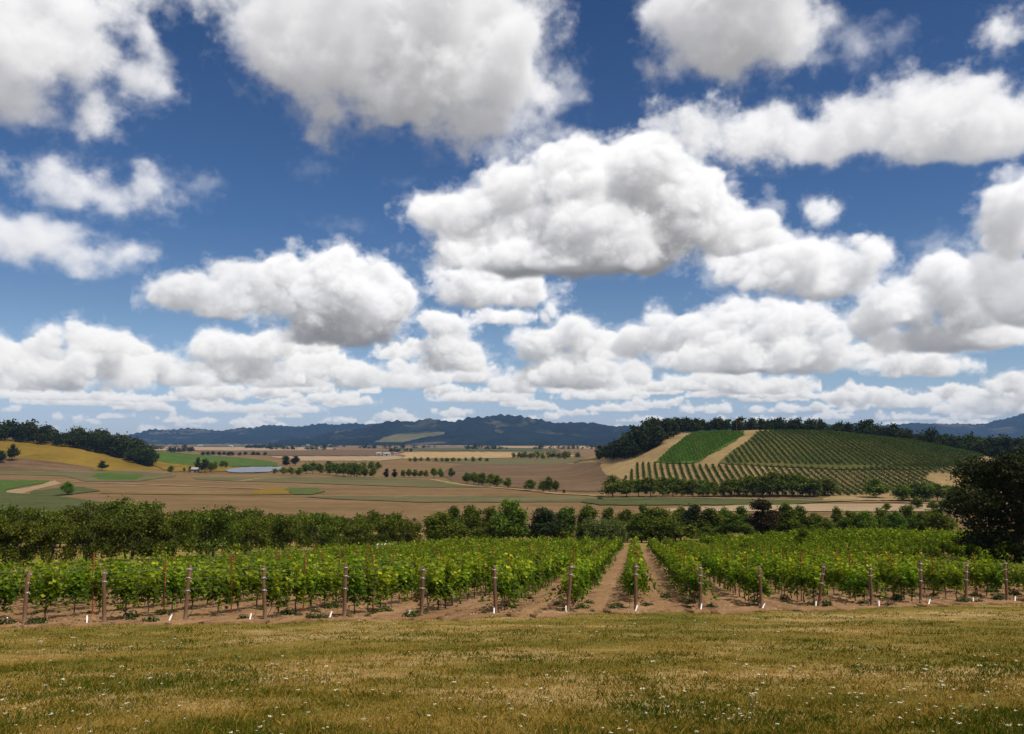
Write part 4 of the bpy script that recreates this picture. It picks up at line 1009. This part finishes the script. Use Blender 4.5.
# weeds at the edge of the soil and between the rows
M['weed'] = leaf_mat('weed_leaves', (.022, .035, .010), (.055, .075, .020), (.13, .14, .05), .25, None, .7, .3)
WM = []
for k in range(5):
    r = np.random.default_rng(700+k); n = 170; d = r.normal(size=(n, 3)); d[:, 2] = np.abs(d[:, 2]); d /= np.linalg.norm(d, axis=1, keepdims=True)
    C = d*np.array((.24, .24, .20))*(r.random((n, 1))**.6)+np.array((0, 0, .02)); V, F = leaf_quads(C, d+np.array((0, 0, .5))+r.normal(size=(n, 3))*.4, .04+.05*r.random(n), r)
    WM.append(link_mesh('weed', V, F, M['weed'], tint=np.repeat(np.clip(.4+.25*r.normal(size=n), 0, 1), 4)))
for k in range(120):
    p = -22+43*gr.random(); i = round(p/SP)
    if gr.random() < .75: p = i*SP+gr.normal()*.35
    q = float(end_q(p))-.5+ (gr.random()**1.5)*9; x, y = xy(p, q); s = .5+.9*gr.random()
    o = put(WM[int(gr.integers(5))], 'weed', None, (x, y, float(height(x, y))), (0, 0, gr.random()*6), (s, s, s*(.6+.6*gr.random())))
    tag(o, 'low green weed clump on the bare soil by the vine row ends', 'weed', 'weeds by the row ends')
for k in range(9):
    x, y = spots(1, 9, 34)
    if len(x): 
        s = .5+.7*gr.random(); o = put(WM[int(gr.integers(5))], 'weed', None, (float(x[0]), float(y[0]), float(height(x[0], y[0]))-.02), (0, 0, gr.random()*6), (s*.8, s*.8, s*.4))
        tag(o, 'flat dark green weed patch in the dry meadow grass', 'weed', 'weeds in the meadow')
for o in WM: drop(o)
# clods and pebbles on the worked soil
def clods():
    r = np.random.default_rng(61); n = 9000; p = -23+44*r.random(n); q = end_q(p)-.9+22*r.random(n)**1.6; x, y = xy(p, q); z = height(x, y)+.03
    s = (.012+.03*r.random(n)**3)*(1+.02*q); O = np.array(((1, 0, 0), (0, 1, 0), (-1, 0, 0), (0, -1, 0), (0, 0, .8), (0, 0, -.5)))
    V = (O[None]*(.7+.6*r.random((n, 6, 1))))*s[:, None, None]+np.stack((x, y, z), -1)[:, None]
    T = np.array(((0, 1, 4, 4), (1, 2, 4, 4), (2, 3, 4, 4), (3, 0, 4, 4)))[:, [0, 1, 2]]
    F = (T[None]+6*np.arange(n)[:, None, None]).reshape(-1, 3)
    o = link_mesh('soil_clods', V.reshape(-1, 3), F, plain_mat('dry_clods', (.15, .085, .045), (.36, .25, .15), 1.7)); tag(o, 'clods and pebbles scattered on the bare vineyard soil', 'clods', kind='stuff')
clods()
# ------------------------------------------------------------------ rows of vines on the far hill
M['row_near'] = leaf_mat('hill_vine_leaves', (.018, .034, .005), (.042, .070, .011), (.080, .112, .018), .2, None, .7, .12)
M['row_green'] = leaf_mat('fresh_vine_leaves', (.030, .070, .008), (.060, .125, .014), (.095, .17, .022), .25, None, .7, .08)
hrng = np.random.default_rng(55)
from_px = lambda x, y: (CX+F_PX*x/y*1.0, None)
def project(x, y, z):
    a = math.radians(PITCH); d = np.stack((x, y*math.cos(a)+(z-EYE)*math.sin(a), -y*math.sin(a)+(z-EYE)*math.cos(a)), -1)
    return CX+F_PX*d[..., 0]/d[..., 1], CY-F_PX*d[..., 2]/d[..., 1]
def inpoly(px, py, poly):
    n = len(poly); ins = np.zeros(px.shape, bool); j = n-1
    for i in range(n):
        xi, yi = poly[i]; xj, yj = poly[j]
        ins ^= ((yi > py) != (yj > py)) & (px < (xj-xi)*(py-yi)/(yj-yi+1e-9)+xi); j = i
    return ins
def hill_rows(poly, spacing, mat, wdt, hgt_, name, label, group, order_by=None):
    """rows straight up the slope, each one a thing, kept inside the block's outline"""
    P = np.array([ground_at(px, py, None, True) for px, py in poly], float).reshape(-1, 2); pp, qq = pq(P[:, 0], P[:, 1]); pl = list(zip(pp, qq))
    k = 0
    for p in np.arange(pp.min()+.5, pp.max(), spacing):
        q = np.arange(qq.min(), qq.max(), .85); ok = inpoly(np.full(q.shape, p), q, pl)
        if ok.sum() < 4: continue
        e = np.flatnonzero(np.diff(np.concatenate(([0], ok.astype(int), [0])))); run = int(np.argmax(e[1::2]-e[::2])); ok[:] = False; ok[e[2*run]:e[2*run+1]] = True
        if ok.sum() < 4: continue
        q = q[ok]; m = 12; qs = np.repeat(q, m)+hrng.normal(size=len(q)*m)*.6; ps = p+hrng.normal(size=len(qs))*wdt*.32
        x, y = xy(ps, qs); z = height(x, y)+.45+(hgt_-.45)*hrng.random(len(qs))
        V, F = leaf_quads(np.stack((x, y, z), -1), hrng.normal(size=(len(qs), 3))+np.array((0, 0, .5)), .42+.34*hrng.random(len(qs)), hrng, .3)
        k += 1; o = link_mesh(name, V, F, mat, tint=np.repeat(np.clip(.45+.2*hrng.normal(size=len(qs)), 0, 1), 4))
        tag(o, label.format(nth(k)), 'vine row', group)
hill_rows([(638, 463.5), (655, 464.5), (700, 466.5), (770, 467), (850, 470), (905, 466), (985, 463), (988, 470), (968, 474), (930, 474), (926, 479), (962, 482), (950, 490), (890, 493), (850, 496.5), (700, 496), (640, 494), (618, 484)], 3.9, M['row_near'], 1.1, 1.8, 'vine_row', 'dark vine row in the lower block of the hill vineyard, {} from left', 'lower hill vine rows')
hill_rows([(722, 464.5), (736, 450), (752, 440), (758, 432), (800, 431.5), (880, 434.5), (930, 441.5), (975, 451), (986, 458), (970, 465.5), (930, 468), (850, 466), (780, 464.5)], 3.9, M['row_near'], 1.7, 1.8, 'vine_row', 'dark vine row in the upper block of the hill vineyard, {} from left', 'upper hill vine rows')
hill_rows([(702, 432.5), (743, 432.5), (744, 436), (728, 444), (711, 454), (698, 462), (672, 463.3), (657, 462), (665, 454), (678, 444), (688, 436)], 2.3, M['row_green'], 1.5, 1.3, 'vine_row', 'bright green vine row in the young hill block, {} from the left', 'young hill vine rows')
# ------------------------------------------------------------------ farm buildings, pole, bins
M['wall_white'] = plain_mat('white_boards', (.34, .34, .32), (.46, .46, .44), 2); M['roof_grey'] = plain_mat('grey_roof', (.22, .22, .22), (.34, .34, .34), 2); M['roof_red'] = plain_mat('rusty_roof', (.20, .11, .08), (.30, .18, .13), 2)
M['wall_grey'] = plain_mat('grey_boards', (.16, .14, .12), (.28, .25, .22), 2); M['dark_opening'] = plain_mat('dark_opening', (.012, .012, .012), (.03, .03, .03), 2)
def barn(px, base, w, d, h, label, wall, roof, rz=0.2, name='barn', cat='barn'):
    X, Y = ground_at(px, base); x, y = float(X), float(Y); t = thing(name, label, cat, (x, y, float(height(x, y))), rz)
    b = MB(); b.box((-w/2, -d/2, -.2), (w/2, d/2, h)); b.add([(-w/2, -d/2, h), (-w/2, d/2, h), (-w/2, 0, h+d*.28), (-w/2, 0, h+d*.28)], [[0, 1, 2, 3]]); b.add([(w/2, -d/2, h), (w/2, d/2, h), (w/2, 0, h+d*.28), (w/2, 0, h+d*.28)], [[0, 1, 2, 3]])
    b.build('wall', wall, t)
    r = MB(); e = .5
    for s in (-1, 1):
        P = [(-w/2-e, s*(d/2+e), h-e*.56+.05), (w/2+e, s*(d/2+e), h-e*.56+.05), (w/2+e, 0, h+d*.28+.05), (-w/2-e, 0, h+d*.28+.05)]; P = P+[(a, c, z+.18) for a, c, z in P]
        r.add(P, [[0, 1, 2, 3], [4, 5, 6, 7], [0, 1, 5, 4], [2, 3, 7, 6], [0, 3, 7, 4], [1, 2, 6, 5]])
    r.build('roof', roof, t)
    b = MB(); b.box((-w*.12, -d/2-.06, 0), (w*.12, -d/2-.004, h*.75)); b.build('door', M['dark_opening'], t)
    for s in (-.34, .34):
        b = MB(); b.box((w*s-.6, -d/2-.05, h*.4), (w*s+.6, -d/2-.004, h*.72)); b.build('window', M['dark_opening'], t)
barn(379, 455.2, 10, 7, 4, 'white farmhouse among dark trees in mid valley', M['wall_white'], M['roof_grey'], .1, 'farmhouse', 'farmhouse')
barn(387, 455.6, 13, 8, 4, 'long grey roofed barn beside the white farmhouse', M['wall_white'], M['roof_grey'], -.1)
barn(396, 455.0, 8, 6, 3.6, 'small pale barn to the right of the long grey roofed barn', M['wall_white'], M['roof_red'], .3)
barn(200, 446.4, 26, 14, 6, 'distant long white barn at the foot of the mountains', M['wall_white'], M['roof_grey'], .1)
barn(231, 447.0, 20, 12, 6, 'distant pale barn right of the long white one', M['wall_white'], M['roof_grey'], -.2)
barn(308, 446.0, 22, 14, 6, 'distant white farm shed in the tan fields before the mountains', M['wall_white'], M['roof_red'], .2)
barn(330, 445.9, 18, 12, 6, 'distant white farm shed, the farther right of two', M['wall_white'], M['roof_grey'], 0)
barn(195, 472.4, 7, 5, 3, 'small grey weathered shed between trees near the pond', M['wall_grey'], M['roof_grey'], .3, 'shed', 'shed')
x, y, z = at(737, 715); t = thing('utility_pole', 'thin wooden utility pole on the crest above the bright green vine block', 'pole', (x, y, z))
b = MB(); b.tube([(0, 0, -.5), (0, 0, 5), (0, 0, 10)], [.17, .15, .12], 8); b.build('pole', M['post'], t); b = MB(); b.box((-1.1, -.07, 9.1), (1.1, .07, 9.3)); b.build('crossarm', M['post'], t)
def bin_(px, D, w, lab):
    x, y, z = at(px, D); z += .02; t = thing('harvest_bin', lab, 'bin', (x, y, z), .2, 'harvest bins')
    b = MB(); b.box((-w/2, -w/2, .12), (w/2, -w/2+.05, 1.0)); b.box((-w/2, w/2-.05, .12), (w/2, w/2, 1.0)); b.box((-w/2, -w/2+.052, .12), (-w/2+.05, w/2-.052, 1.0)); b.box((w/2-.05, -w/2+.052, .12), (w/2, w/2-.052, 1.0)); b.box((-w/2+.052, -w/2+.052, .13), (w/2-.052, w/2-.052, .18)); b.build('box', M['white'], t)
    for s in (-1, 1):
        b = MB(); b.box((s*w*.4-.06, -w/2, 0), (s*w*.4+.06, w/2, .118)); b.build('runner', M['white'], t)
    b = MB(); b.box((-w/2-.02, -w/2-.02, 1.003), (w/2+.02, w/2+.02, 1.05)); b.build('rim', M['white'], t)
bin_(382.5, 131, 1.5, 'larger white bin behind the far end of the vine rows'); bin_(389, 136, 1.0, 'smaller white bin just right of the larger white one')
# ------------------------------------------------------------------ the air
HAZE = 0.000034
def build_haze():
    b = MB(); b.box((-16000, -300, -12), (16000, 13600, 500)); m = bpy.data.materials.new('hazy_air'); m.use_nodes = True; nt = m.node_tree; nt.nodes.clear()
    v = nt.nodes.new('ShaderNodeVolumePrincipled'); v.inputs['Color'].default_value = (.30, .55, 1.0, 1); v.inputs['Density'].default_value = HAZE; v.inputs['Anisotropy'].default_value = 0
    o = nt.nodes.new('ShaderNodeOutputMaterial'); nt.links.new(v.outputs[0], o.inputs['Volume'])
    b.build('haze', m, kind='stuff'); m.cycles.homogeneous_volume = True
build_haze()
